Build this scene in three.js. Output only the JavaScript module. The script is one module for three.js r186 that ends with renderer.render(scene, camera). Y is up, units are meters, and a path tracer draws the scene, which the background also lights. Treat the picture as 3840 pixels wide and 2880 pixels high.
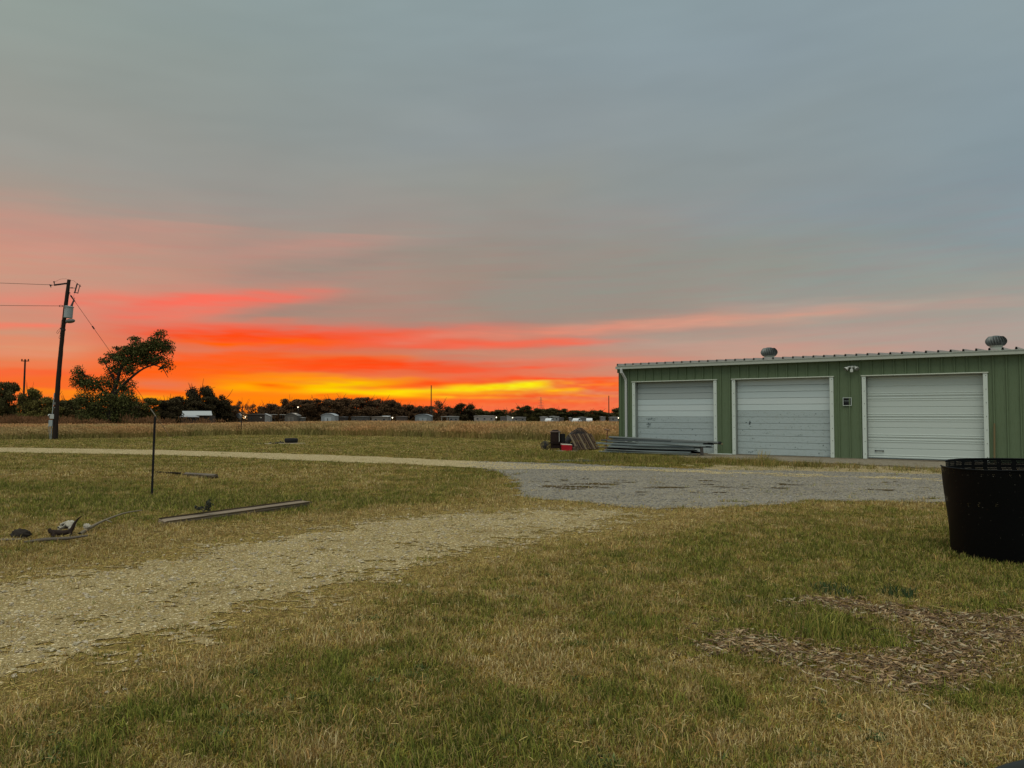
import * as THREE from 'three';
import { mergeGeometries } from 'three/addons/utils/BufferGeometryUtils.js';
import { RoundedBoxGeometry } from 'three/addons/geometries/RoundedBoxGeometry.js';
import { createNoise2D, createNoise3D } from 'simplex-noise';

// ---------------------------------------------------------------- camera, sky, light
const scene = new THREE.Scene();
const camera = new THREE.PerspectiveCamera(53.05, 4 / 3, 0.1, 9000);
camera.position.set(0, 1.65, 0);
camera.rotation.set(THREE.MathUtils.degToRad(2.223), 0, 0);
const renderer = new THREE.WebGLRenderer({ antialias: true });
renderer.toneMapping = THREE.LinearToneMapping;
renderer.toneMappingExposure = 1;
renderer.shadowMap.enabled = true;

function rng(seed) { let a = seed >>> 0; return () => { a = (a + 0x6d2b79f5) | 0; let t = Math.imul(a ^ (a >>> 15), 1 | a); t = (t + Math.imul(t ^ (t >>> 7), 61 | t)) ^ t; return ((t ^ (t >>> 14)) >>> 0) / 4294967296; }; }
const n2 = createNoise2D(rng(11)), n2b = createNoise2D(rng(23)), n3 = createNoise3D(rng(37));
const clamp = (x, a = 0, b = 1) => Math.min(b, Math.max(a, x));
const lerp = (a, b, t) => a + (b - a) * t;
const sstep = (a, b, x) => { const t = clamp((x - a) / (b - a)); return t * t * (3 - 2 * t); };
const fbm = (x, y, o = 4) => { let s = 0, a = 0.5, n = 0; for (let i = 0; i < o; i++) { s += a * n2(x, y); n += a; x = x * 2.03 + 7.1; y = y * 2.03 - 3.7; a *= 0.5; } return s / n; };
const lin = (c) => { const x = c / 255; return x <= 0.04045 ? x / 12.92 : Math.pow((x + 0.055) / 1.055, 2.4); };
const rgbl = (s) => s.split(',').map((v) => lin(+v));

// The dusk sky: a slow gradient by azimuth and elevation (degrees, azimuth 0 = -Z, positive to the right) and long streaks of lit cloud.
const SKY_AZ = [-34, -18.5, 0, 18.5, 34], SKY_EL = [0, 2.2, 3.9, 6, 8.1, 9.7, 11.5, 14.2, 16.6, 20, 24.5, 28.7, 45];
const SKY_C = [
  ['255,120,40', '255,128,20', '255,108,45', '230,125,90', '200,155,135'],
  ['248,110,50', '252,112,30', '230,118,72', '205,148,126', '188,158,145'],
  ['226,135,95', '225,118,75', '200,132,106', '192,150,134', '178,158,148'],
  ['212,146,120', '180,135,118', '158,137,124', '168,150,138', '165,158,149'],
  ['207,152,130', '186,141,124', '152,139,127', '153,150,141', '154,155,148'],
  ['206,152,130', '182,143,127', '152,140,129', '149,150,142', '145,153,152'],
  ['198,148,132', '172,146,133', '154,143,133', '145,148,142', '137,150,155'],
  ['165,152,140', '156,147,140', '153,147,140', '140,148,150', '134,149,157'],
  ['155,155,148', '150,150,145', '147,150,145', '140,150,152', '134,150,157'],
  ['151,155,148', '145,152,149', '142,150,152', '139,151,154', '136,152,159'],
  ['145,156,150', '142,154,152', '140,153,157', '138,153,160', '140,156,161'],
  ['145,156,152', '140,155,155', '140,156,160', '139,156,162', '141,158,166'],
  ['146,160,162', '144,160,166', '144,160,168', '144,160,168', '145,161,170'],
].map((r) => r.map(rgbl));
// azimuth, elevation, half length, half height, slope, colour, strength
const STREAKS = [
  [-26.08, 12.42, 8.52, 0.78, 0.129, '206,148,131', 0.3],
  [-14.50, 12.34, 9.07, 0.88, 0.179, '192,147,134', 0.35],
  [-15.61, 11.72, 6.17, 0.65, 0.156, '202,143,129', 0.3],
  [-10.67, 11.00, 10.09, 0.86, 0.169, '151,138,128', 0.5],
  [-29.50, 10.70, 5.54, 0.45, 0.076, '212,150,132', 0.35],
  [13.30, 5.06, 9.36, 0.58, -0.002, '192,158,142', 0.6],
  [25.67, 7.19, 9.92, 0.47, -0.022, '188,160,147', 0.6],
  [28.02, 5.29, 7.96, 0.81, -0.028, '180,159,148', 0.5],
  [19.69, 4.34, 7.33, 0.49, -0.013, '196,156,138', 0.6],
  [-31.66, 7.29, 6.17, 0.51, 0.059, '225,142,120', 0.7],
  [-22.00, 7.79, 9.02, 0.63, 0.081, '246,112,92', 1],
  [-24.02, 6.70, 5.05, 0.44, 0.130, '242,118,96', 0.8],
  [-14.45, 7.43, 6.22, 0.73, 0.155, '164,136,122', 0.85],
  [-32.91, 5.50, 2.71, 0.18, 0.061, '247,125,100', 0.8],
  [-32.90, 5.00, 3.14, 0.23, 0.055, '205,148,122', 0.6],
  [-32.03, 4.24, 3.78, 0.67, 0.045, '222,150,115', 0.6],
  [-28.97, 6.98, 2.48, 0.28, 0.108, '208,150,126', 0.5],
  [-20.94, 6.24, 5.27, 0.30, 0.075, '235,120,95', 0.7],
  [-13.12, 5.99, 13.33, 0.43, 0.022, '232,112,92', 0.7],
  [-15.54, 5.39, 11.56, 0.69, 0.018, '255,76,22', 1],
  [-8.70, 5.26, 10.95, 0.39, 0.002, '255,74,22', 1],
  [-17.73, 5.03, 6.57, 0.25, 0.015, '255,98,4', 0.9],
  [-0.40, 5.20, 8.36, 0.22, 0.018, '246,106,78', 0.9],
  [1.59, 6.03, 12.73, 0.48, 0.057, '226,132,108', 0.85],
  [14.25, 6.61, 10.41, 0.42, 0.042, '212,156,134', 0.8],
  [-0.40, 4.51, 8.36, 0.36, 0.013, '206,138,112', 0.85],
  [-20.39, 4.04, 7.43, 0.45, 0.025, '250,92,34', 0.8],
  [-11.58, 4.08, 4.61, 0.39, 0.005, '236,128,62', 0.85],
  [1.59, 3.97, 9.93, 0.24, 0.009, '232,126,100', 0.6],
  [-18.61, 3.46, 8.30, 0.49, 0.015, '255,92,14', 1],
  [-8.69, 3.45, 7.81, 0.55, -0.012, '255,76,20', 1],
  [-0.40, 3.45, 6.36, 0.28, 0.012, '250,92,56', 0.75],
  [-22.95, 2.78, 5.63, 0.51, 0.020, '255,96,16', 0.85],
  [-16.80, 2.74, 4.42, 0.17, -0.004, '255,140,10', 0.8],
  [-24.27, 1.92, 2.18, 0.29, -0.019, '232,118,78', 0.85],
  [-24.59, 1.48, 2.83, 0.14, -0.040, '255,96,16', 0.8],
  [-3.38, 2.77, 7.94, 0.28, 0.012, '238,112,76', 0.8],
  [-12.14, 2.48, 5.74, 0.21, 0.002, '255,164,6', 1],
  [-6.33, 2.21, 5.91, 0.32, 0.024, '255,80,20', 1],
  [-16.79, 2.01, 4.78, 0.53, 0.010, '255,150,4', 1],
  [-14.21, 2.04, 5.65, 0.21, 0.036, '255,196,0', 1],
  [-16.61, 1.90, 2.21, 0.21, -0.043, '255,92,10', 0.9],
  [-11.18, 1.71, 4.62, 0.23, -0.012, '255,212,0', 1],
  [-9.83, 1.39, 5.62, 0.22, -0.010, '255,226,0', 1],
  [-12.13, 1.05, 5.73, 0.31, 0.004, '255,140,4', 0.9],
  [-13.36, 1.35, 1.09, 0.10, 0.059, '255,84,16', 0.85],
  [-6.33, 1.62, 4.53, 0.16, 0.064, '255,238,10', 0.97],
  [-0.99, 1.98, 3.97, 0.26, 0.040, '255,230,8', 0.97],
  [1.29, 2.06, 1.49, 0.30, -0.001, '255,236,12', 0.95],
  [-2.38, 1.55, 5.16, 0.18, 0.001, '255,165,6', 0.85],
  [4.56, 2.59, 5.91, 0.14, 0.006, '255,74,22', 0.95],
  [6.53, 2.13, 3.91, 0.39, -0.005, '255,104,26', 0.9],
  [6.72, 1.85, 3.12, 0.08, -0.023, '255,84,18', 0.7],
  [5.94, 2.29, 2.94, 0.06, -0.032, '255,140,30', 0.7],
  [3.77, 1.70, 1.48, 0.16, -0.002, '255,190,10', 0.95],
  [4.95, 1.38, 2.55, 0.10, -0.026, '255,150,24', 0.85],
  [3.77, 0.99, 2.37, 0.14, -0.026, '255,146,24', 0.8],
  [-0.40, 1.35, 6.35, 0.10, -0.010, '252,84,30', 0.8],
  [-3.97, 1.23, 4.36, 0.10, -0.008, '255,176,10', 0.8],
  [-5.15, 1.25, 0.89, 0.10, 0.046, '255,230,20', 0.9],
  [-5.35, 1.03, 0.99, 0.08, 0.002, '255,215,10', 0.8],
  [-8.28, 1.02, 5.86, 0.24, 0.002, '255,104,16', 0.85],
  [1.59, 0.44, 8.32, 0.67, -0.000, '247,112,68', 0.9],
  [0.60, 0.87, 5.95, 0.10, -0.007, '255,96,40', 0.7],
  [-8.28, 0.43, 5.08, 0.51, 0.001, '255,96,30', 0.85],
  [-18.76, 0.98, 4.68, 0.49, 0.006, '255,132,10', 0.9],
  [-23.93, 1.02, 2.86, 0.16, -0.044, '255,170,12', 0.9],
  [-24.58, 0.58, 4.32, 0.33, 0.004, '255,120,20', 0.8],
  [-32.83, 2.04, 3.71, 0.50, 0.022, '252,108,44', 0.85],
  [-31.99, 2.56, 4.36, 0.17, 0.012, '250,96,50', 0.7],
  [-30.67, 1.47, 2.54, 0.17, -0.047, '255,140,24', 0.9],
  [-29.31, 0.90, 2.60, 0.31, 0.009, '255,138,18', 0.9],
  [-32.81, 0.87, 1.71, 0.30, 0.010, '246,112,56', 0.8]
].map((s) => [...s.slice(0, 5), rgbl(s[5]), s[6]]);
function makeSky() {
  const W = 4096, H = 2048, data = new Float32Array(W * H * 4), far = rgbl('152,163,166'), ground = [0.13, 0.115, 0.07];
  const D = 180 / Math.PI;
  for (let row = 0; row < H; row++) {
    const el = ((row + 0.5) / H - 0.5) * 180, ce = Math.cos(el / D);
    for (let col = 0; col < W; col++) {
      const round = ((col + 0.5) / W - 0.5) * 2 * Math.PI, x = Math.cos(round), z = Math.sin(round), o = (row * W + col) * 4;
      data[o + 3] = 1;
      if (el < 0) { data[o] = ground[0]; data[o + 1] = ground[1]; data[o + 2] = ground[2]; continue; }
      const az = Math.atan2(x, -z) * D;
      let r = far[0], g = far[1], b = far[2];
      if (Math.abs(az) < 110) {
        const near = Math.abs(az) < 46 && el < 40;
        const wv = near ? 0.5 * fbm(az * 0.045, el * 0.16, 3) * clamp(el * 0.25, 0.1, 1.6) : 0;
        const fine = near && el < 14 ? n2b(az * 0.12, el * 1.5) * 0.09 * clamp(el, 0.4, 2) + n2(az * 0.4 + 9, el * 3.2) * 0.035 * clamp(el, 0.5, 2) : 0;
        const e = clamp(el + wv + fine, 0, 45), a = clamp(az + wv * 3, -34, 34);
        let i = 0; while (i < SKY_EL.length - 2 && e > SKY_EL[i + 1]) i++;
        let j = 0; while (j < 3 && a > SKY_AZ[j + 1]) j++;
        const tt = clamp((e - SKY_EL[i]) / (SKY_EL[i + 1] - SKY_EL[i])), ta = clamp((a - SKY_AZ[j]) / (SKY_AZ[j + 1] - SKY_AZ[j]));
        const c = [0, 1, 2].map((k) => lerp(lerp(SKY_C[i][j][k], SKY_C[i][j + 1][k], ta), lerp(SKY_C[i + 1][j][k], SKY_C[i + 1][j + 1][k], ta), tt));
        if (near && el < 13) {
          for (const s of STREAKS) {
            const da = az - s[0]; if (Math.abs(da) > s[2] * 1.9) continue;
            const wob = 0.14 * n2(az * 0.09 + s[1] * 7, s[1] * 3) * (0.4 + s[3]) + fine * 0.8;
            const de = el + wob - s[1] - s[4] * da; if (Math.abs(de) > s[3] * 2.6) continue;
            const u = da / s[2], v = de / s[3];
            const ragged = (0.94 + 0.2 * n2b(az * 0.16 + s[0], el * 2.0)) * (1 + 0.22 * n2(az * 0.3, (el - az * 0.03) * 7));
            const w = clamp(s[6] * Math.exp(-u * u * u * u) * Math.exp(-v * v) * ragged, 0, 1);
            for (let k = 0; k < 3; k++) c[k] = lerp(c[k], s[5][k], w);
          }
          if (el < 3.4) { // ripples of altocumulus low over the sunset
            const rip = n2(az * 0.55 - el * 2, el * 9) * 0.6 + n2b(az * 1.2, el * 15) * 0.4, m = sstep(3.4, 2.2, el) * sstep(-8, 2, az) * 0.5;
            const d = rip > 0 ? 1 + rip * 0.5 * m : 1 + rip * 0.6 * m;
            c[1] *= d; c[2] *= d;
          }
        }
        if (near && el < 18) { const q = el - az * 0.045, wsp = n2(az * 0.05 + 30, q * 1.7) * 0.6 + n2b(az * 0.1, q * 4.2) * 0.5 + n2(az * 0.22, q * 9) * 0.3, m = sstep(0.4, 2.5, el) * (1 - sstep(9, 18, el)); c[0] *= 1 + 0.05 * wsp * m; c[1] *= 1 - 0.05 * wsp * m; c[2] *= 1 - 0.04 * wsp * m; }
        const soft = near ? 1 + 0.055 * fbm(az * 0.035 + 5, el * 0.13 + 2, 4) + 0.012 * n2b(az * 0.12, (el - az * 0.08) * 0.7) : 1;
        const fade = 1 - sstep(36, 105, Math.abs(az)), up = 1 - sstep(30, 75, el);
        const k = fade * up;
        r = lerp(r, c[0] * soft, k); g = lerp(g, c[1] * soft, k); b = lerp(b, c[2] * soft, k);
      }
      // sky outside the view is brightened to add fill on facade and ground
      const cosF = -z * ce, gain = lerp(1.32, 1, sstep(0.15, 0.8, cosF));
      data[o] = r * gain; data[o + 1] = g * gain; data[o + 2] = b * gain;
    }
  }
  const t = new THREE.DataTexture(data, W, H, THREE.RGBAFormat, THREE.FloatType);
  t.mapping = THREE.EquirectangularReflectionMapping; t.magFilter = THREE.LinearFilter; t.needsUpdate = true;
  return t;
}
const skyTex = makeSky();
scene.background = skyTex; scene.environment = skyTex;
// very soft fill added from high behind the camera, opposite the sunset
const fillLight = new THREE.DirectionalLight(new THREE.Color().setRGB(1, 0.94, 0.82), 1.45);
fillLight.name = 'added_fill'; fillLight.position.set(-14, 100, 26); fillLight.target.position.set(0, 0, -20);
fillLight.castShadow = true; fillLight.shadow.radius = 85; fillLight.shadow.mapSize.set(2048, 2048);
Object.assign(fillLight.shadow.camera, { left: -80, right: 80, top: 80, bottom: -80, near: 1, far: 300 });
scene.add(fillLight, fillLight.target);

// ---------------------------------------------------------------- helpers
const names = new Map();
function numbered(name) { const n = names.get(name) ?? 0; names.set(name, n + 1); return n ? `${name}_${String(n).padStart(3, '0')}` : name; }
function tag(o, label, category, group, kind) { if (label) o.userData.label = label; if (category) o.userData.category = category; if (group) o.userData.group = group; if (kind) o.userData.kind = kind; return o; }
function thing(name, label, category, [x, y, z] = [0, 0, 0], turn = 0, group) { const o = new THREE.Group(); o.name = numbered(name); o.position.set(x, y, z); o.rotation.y = turn; scene.add(o); return tag(o, label, category, group); }
function prep(g) { const h = g.index ? g.toNonIndexed() : g; for (const k of Object.keys(h.attributes)) if (!['position', 'normal', 'uv'].includes(k)) h.deleteAttribute(k); if (!h.attributes.uv) h.setAttribute('uv', new THREE.BufferAttribute(new Float32Array(h.attributes.position.count * 2), 2)); return h; }
function merged(list) { return list.length === 1 ? list[0] : mergeGeometries(list.map(prep)); }
function mesh(name, geo, mat, parent) {
  const m = new THREE.Mesh(Array.isArray(geo) ? merged(geo) : geo, mat);
  m.name = parent && parent !== scene ? name : numbered(name); m.castShadow = m.receiveShadow = true;
  (parent ?? scene).add(m); return m;
}
function single(name, geo, mat, label, category, group) { return tag(mesh(name, geo, mat, scene), label, category, group); }
function copyOf(o, pos, turn = 0, label, group) { const c = o.clone(); c.name = numbered(o.name.replace(/_\d+$/, '')); c.userData = { ...o.userData }; scene.add(c); c.position.set(...pos); c.rotation.y = turn; if (label) c.userData.label = label; if (group) c.userData.group = group; return c; }
const M4 = new THREE.Matrix4(), V = (x, y, z) => new THREE.Vector3(x, y, z);
function box(w, h, d, x = 0, y = 0, z = 0, rx = 0, ry = 0, rz = 0) { const g = new THREE.BoxGeometry(w, h, d); if (rx || ry || rz) g.applyMatrix4(M4.makeRotationFromEuler(new THREE.Euler(rx, ry, rz))); return g.translate(x, y, z); }
function rbox(w, h, d, x = 0, y = 0, z = 0, r = 0.01, rx = 0, ry = 0, rz = 0) { const g = new RoundedBoxGeometry(w, h, d, 2, Math.min(r, w / 2.1, h / 2.1, d / 2.1)); if (rx || ry || rz) g.applyMatrix4(M4.makeRotationFromEuler(new THREE.Euler(rx, ry, rz))); return g.translate(x, y, z); }
function cyl(r0, r1, a, b, seg = 12, open = false) { // from a (radius r0) to b (radius r1)
  const d = b.clone().sub(a), L = d.length(), g = new THREE.CylinderGeometry(r1, r0, L, seg, 1, open);
  g.translate(0, L / 2, 0).applyQuaternion(new THREE.Quaternion().setFromUnitVectors(V(0, 1, 0), d.normalize()));
  return g.translate(a.x, a.y, a.z);
}
function tube(pts, r, seg = 24, rad = 6, closed = false) { return new THREE.TubeGeometry(new THREE.CatmullRomCurve3(pts.map((p) => (p.isVector3 ? p : V(...p))), closed), seg, r, rad, closed); }
function limb(pts, radii, rad = 7, seg = 14) { // tapered bent limb
  const c = new THREE.CatmullRomCurve3(pts.map((p) => V(...p))), g = new THREE.TubeGeometry(c, seg, 1, rad), P = g.attributes.position, q = V();
  for (let i = 0; i <= seg; i++) { const t = i / seg, f = t * (radii.length - 1), k = Math.min(radii.length - 2, Math.floor(f)), r = lerp(radii[k], radii[k + 1], f - k); c.getPointAt(t, q);
    for (let j = 0; j <= rad; j++) { const n = i * (rad + 1) + j, bump = 1 + 0.12 * n3(q.x * 2 + j, q.y * 2, q.z * 2); P.setXYZ(n, q.x + (P.getX(n) - q.x) * r * bump, q.y + (P.getY(n) - q.y) * r * bump, q.z + (P.getZ(n) - q.z) * r * bump); } }
  return g;
}
function mat(c, rough = 0.9, o = {}) { const m = new THREE.MeshPhysicalMaterial({ roughness: rough, specularIntensity: 0.5, ...o }); m.color.setRGB(...c); return m; }
function canvasTex(w, h, draw, rx = 1, ry = 1, color = true) {
  const c = document.createElement('canvas'); c.width = w; c.height = h; const g = c.getContext('2d'); draw(g, w, h);
  const t = new THREE.CanvasTexture(c); if (color) t.colorSpace = THREE.SRGBColorSpace; t.wrapS = t.wrapT = THREE.RepeatWrapping; t.repeat.set(rx, ry); return t;
}
function wrapDraw(w, h, x, y, r, f) { for (const ox of [0, -w, w]) for (const oy of [0, -h, h]) { const X = x + ox, Y = y + oy; if (X > -r && X < w + r && Y > -r && Y < h + r) f(X, Y); } }
const pick = (R, a) => a[Math.floor(R() * a.length)];

// ---------------------------------------------------------------- the lie of the land
const drop = (z) => -1.0 * sstep(58, 170, -z);
function height(x, z) { const d = Math.hypot(x, z); return drop(z) + (0.02 * n2(x * 0.13, z * 0.13) + 0.01 * n2(x * 0.3 + 5, z * 0.3)) * sstep(1.5, 5, d) * (1 - sstep(14, 30, d)); }
function curve(pts) { return (x) => { let i = 0; while (i < pts.length - 2 && x > pts[i + 1][0]) i++; const [a, b] = [pts[i], pts[i + 1]]; return a[1] + ((x - a[0]) / (b[0] - a[0])) * (b[1] - a[1]); }; }
function inside(poly) { // signed distance, positive inside
  return (x, z) => { let d = 1e9, s = false; for (let i = 0, j = poly.length - 1; i < poly.length; j = i++) { const [ax, az] = poly[i], [bx, bz] = poly[j], ex = bx - ax, ez = bz - az, t = clamp(((x - ax) * ex + (z - az) * ez) / (ex * ex + ez * ez)); d = Math.min(d, Math.hypot(x - ax - ex * t, z - az - ez * t)); if (az > z !== bz > z && x < ((bx - ax) * (z - az)) / (bz - az) + ax) s = !s; } return s ? d : -d; };
}
const laneTop = curve([[-60, -44.5], [-24.96, -37.6], [-16.03, -35.12], [-11.62, -32.94], [-7.72, -31.02], [-4.18, -28.78], [-1.1, -26.55], [3.5, -23.9], [8, -21.5], [12, -19.5], [16, -17.5]]);
const laneBot = curve([[-60, -40.5], [-21.86, -32.94], [-14.06, -30.82], [-10.15, -28.78], [-6.64, -26.7], [-3.65, -25.16], [-1.82, -23.9], [-0.15, -22.6], [3.5, -21.6], [8, -19.6], [12, -17.6], [16, -15.6]]);
const laneSd = (x, z) => Math.min(z - laneTop(x), laneBot(x) - z) * 0.85 - 0.55 * sstep(-1, 2.5, x);
const lotSd = inside([[-1.6, -25.4], [-1.1, -26.55], [1.59, -25.6], [3.96, -23.9], [6.05, -22.5], [8.26, -22.2], [11.7, -20.97], [16, -18.9], [22, -15.5], [22, -8], [15, -12.2], [10, -14.0], [8.03, -14.38], [6.95, -14.6], [5.76, -14.78], [4.79, -14.17], [4.14, -13.65], [3.17, -13.53], [2.47, -13.49], [1.95, -13.76], [1.39, -14.42], [0.82, -14.78], [0.21, -15.15], [0.12, -17.21], [0, -19.29], [-0.3, -21.6], [-1.0, -23.4]]);
const driveSd = inside([[-11, -2.2], [-8, -5.0], [-5.17, -7.84], [-4.5, -8.61], [-3.79, -9.83], [-2.81, -11.33], [-1.81, -12.51], [-0.77, -13.2], [0.5, -13.7], [1.4, -13.6], [2.4, -13.0], [2.0, -11.9], [0.9, -10.5], [-0.5, -8.7], [-1.5, -7.3], [-2.1, -6.1], [-2.8, -4.9], [-5.6, -1.2], [-8, 0.5]]);
const fieldEdge = curve([[-140, -50.5], [-60, -48], [-32.35, -48.71], [-29.34, -50.78], [-25.42, -53.63], [-21.32, -60.41], [-15.89, -59.66], [-8.16, -56.15], [-0.34, -49.72], [5.98, -45.47], [14, -43], [80, -42]]);
const mulchSd = inside([[1.33, -5.6], [1.31, -5.31], [1.74, -5.2], [1.9, -4.79], [2.14, -4.61], [2.35, -4.51], [2.92, -4.79], [3.26, -5.09], [3.57, -5.43], [4.6, -5.9], [4.7, -6.6], [3.7, -6.5], [3.31, -6.7], [3.03, -6.95], [2.59, -7.05], [2.3, -6.75], [2.72, -6.4], [3.0, -6.2], [3.0, -5.85], [2.75, -5.55], [2.38, -5.5], [2.1, -5.72], [1.9, -5.96], [1.57, -5.95]]);
const spot = (x, z, cx, cz, rx, rz) => Math.exp(-(((x - cx) / rx) ** 2) - ((z - cz) / rz) ** 2);
// how green (0 straw .. 1 green), how bare (soil) and how strawy the turf is
function turf(x, z) {
  const big = fbm(x * 0.16 + 3, z * 0.16, 3), mid = fbm(x * 0.75, z * 0.75 + 8, 3), small = fbm(x * 2.6 + 4, z * 2.6, 2);
  let green = 0.46 + 0.26 * big + 0.42 * mid + 0.5 * small;
  green += 0.75 * spot(x, z, -6, -14.6, 3.6, 1.5) + 0.6 * spot(x, z, -12.5, -17.6, 3, 1.2) + 0.45 * spot(x, z, 5.6, -8.6, 3, 2.2) + 0.4 * spot(x, z, 0.3, -4.2, 1.3, 0.7) + 0.3 * spot(x, z, -1, -4.6, 1, 0.7);
  green -= 0.6 * spot(x, z, 2.1, -4.0, 0.9, 0.55) + 0.45 * spot(x, z, 0.1, -5.0, 0.8, 0.5) + 0.35 * spot(x, z, -9, -21, 7, 2.5);
  const d = driveSd(x, z), l = lotSd(x, z);
  const up = z < -7.6 + 0.55 * (x + 5) * -1 * 0.9 ? 1 : 0;
  let straw = 0.8 * spot(x, z, -4.6, -10.4, 3.2, 1.1) + 0.8 * Math.exp(-(((d + 0.7) / 0.6) ** 2)) * (up ? 1 : 0.35) + 0.5 * spot(x, z, 2.2, -4.0, 1, 0.6) + 0.3 * Math.max(0, -mid);
  straw += (z > -17 ? 0.5 : 0.1) * Math.exp(-(((l + 0.5) / 0.6) ** 2));
  green -= straw * 0.5 + sstep(-0.9, 0.1, d) * 0.35;
  if (z < -19 && z > -50) { const row = n2(x * 0.05 + z * 0.02, z * 1.1) * 0.5 + n2b(x * 0.1, z * 2.3) * 0.4; green += row * 0.3; straw -= row * 0.3; }
  const bare = 0.9 * spot(x, z, -10.2, -20.2, 3, 0.8) + 0.35 * sstep(0.25, 0.7, -mid) + 0.4 * sstep(-0.6, 0.2, d) + 0.5 * spot(x, z, -4.9, -9.9, 3, 0.8);
  if (z < -20 && z > -34 && x > -2) { green += 0.28; straw *= 0.4; }
  return { green: clamp(green), straw: clamp(straw), bare: clamp(bare) };
}

// ---------------------------------------------------------------- ground textures
const thatchTex = canvasTex(2048, 2048, (g, w, h) => {
  const R = rng(5); g.fillStyle = '#4b4128'; g.fillRect(0, 0, w, h);
  for (let i = 0; i < 5200; i++) { const s = 10 + R() * 40; g.fillStyle = `rgba(${pick(R, ['40,33,18', '96,86,52', '70,66,34', '58,48,28', '110,98,64'])},0.25)`; wrapDraw(w, h, R() * w, R() * h, s, (x, y) => { g.beginPath(); g.ellipse(x, y, s, s * 0.6, i, 0, 7); g.fill(); }); }
  const cols = ['138,122,78', '164,146,98', '112,104,58', '86,88,42', '96,82,48', '70,58,32', '186,168,120', '62,50,28', '104,108,52'];
  for (let i = 0; i < 26000; i++) { const L = 12 + R() * 46, a = R() * 6.28, bend = (R() - 0.5) * 14, c = pick(R, cols); g.strokeStyle = `rgba(${c},${0.45 + R() * 0.5})`; g.lineWidth = 1.4 + R() * 2.4;
    wrapDraw(w, h, R() * w, R() * h, 64, (x, y) => { const ex = Math.cos(a) * L, ey = Math.sin(a) * L; g.beginPath(); g.moveTo(x, y); g.quadraticCurveTo(x + ex / 2 - Math.sin(a) * bend, y + ey / 2 + Math.cos(a) * bend, x + ex, y + ey); g.stroke(); }); }
}, 1 / 2.4, 1 / 2.4);
function stoneTex(seed, base, cols, crack, count, smin, smax, gritA) {
  const R = rng(seed), list = []; for (let i = 0; i < count; i++) { const s = smin + R() ** 2.4 * (smax - smin), n = 5 + Math.floor(R() * 4), p = []; const a0 = R() * 6.28, sq = 0.55 + R() * 0.45; for (let k = 0; k < n; k++) { const a = a0 + (k / n) * 6.28, r = s * (0.7 + R() * 0.4); p.push([Math.cos(a) * r, Math.sin(a) * r * sq]); } list.push({ x: R() * 2048, y: R() * 2048, s, p, c: pick(R, cols), l: R() }); }
  list.sort((a, b) => a.s - b.s);
  const poly = (g, o, x, y) => { g.beginPath(); o.p.forEach(([px, py], k) => (k ? g.lineTo(x + px, y + py) : g.moveTo(x + px, y + py))); g.closePath(); };
  const color = canvasTex(2048, 2048, (g, w, h) => { g.fillStyle = base; g.fillRect(0, 0, w, h); const Q = rng(seed + 1);
    for (let i = 0; i < 60000; i++) { g.fillStyle = `rgba(${pick(Q, cols)},${gritA})`; const s = 1 + Q() * 5; g.fillRect(Q() * w, Q() * h, s, s); }
    for (const o of list) { g.fillStyle = `rgb(${o.c})`; g.strokeStyle = crack; g.lineWidth = 1.5; wrapDraw(w, h, o.x, o.y, o.s * 1.3, (x, y) => { poly(g, o, x, y); g.fill(); if (o.l > 0.5) g.stroke(); }); } }, 1, 1);
  const bump = canvasTex(2048, 2048, (g, w, h) => { g.fillStyle = '#303030'; g.fillRect(0, 0, w, h); const Q = rng(seed + 2);
    for (let i = 0; i < 40000; i++) { const v = 30 + Q() * 90; g.fillStyle = `rgba(${v},${v},${v},0.5)`; const s = 2 + Q() * 5; g.fillRect(Q() * w, Q() * h, s, s); }
    for (const o of list) { const v = 90 + o.l * 150; g.fillStyle = `rgb(${v},${v},${v})`; wrapDraw(w, h, o.x, o.y, o.s * 1.3, (x, y) => { poly(g, o, x, y); g.fill(); }); } }, 1, 1, false);
  return { color, bump };
}
const driveTex = stoneTex(71, '#6f6447', ['168,158,130', '152,142,114', '140,130,104', '182,172,146', '126,116,90', '160,148,116'], 'rgba(70,60,40,0.6)', 15000, 3, 15, 0.5);
const lotTex = stoneTex(91, '#77766e', ['136,136,130', '124,124,118', '112,112,108', '144,142,134', '104,104,100', '128,124,116', '98,98,94'], 'rgba(50,50,46,0.5)', 9000, 4, 22, 0.4);
driveTex.color.repeat.set(1 / 2.2, 1 / 2.2); driveTex.bump.repeat.set(1 / 2.2, 1 / 2.2);
lotTex.color.repeat.set(1 / 3, 1 / 3); lotTex.bump.repeat.set(1 / 3, 1 / 3);
const laneColor = driveTex.color.clone(); laneColor.repeat.set(1 / 3.4, 1 / 3.4);

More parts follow.
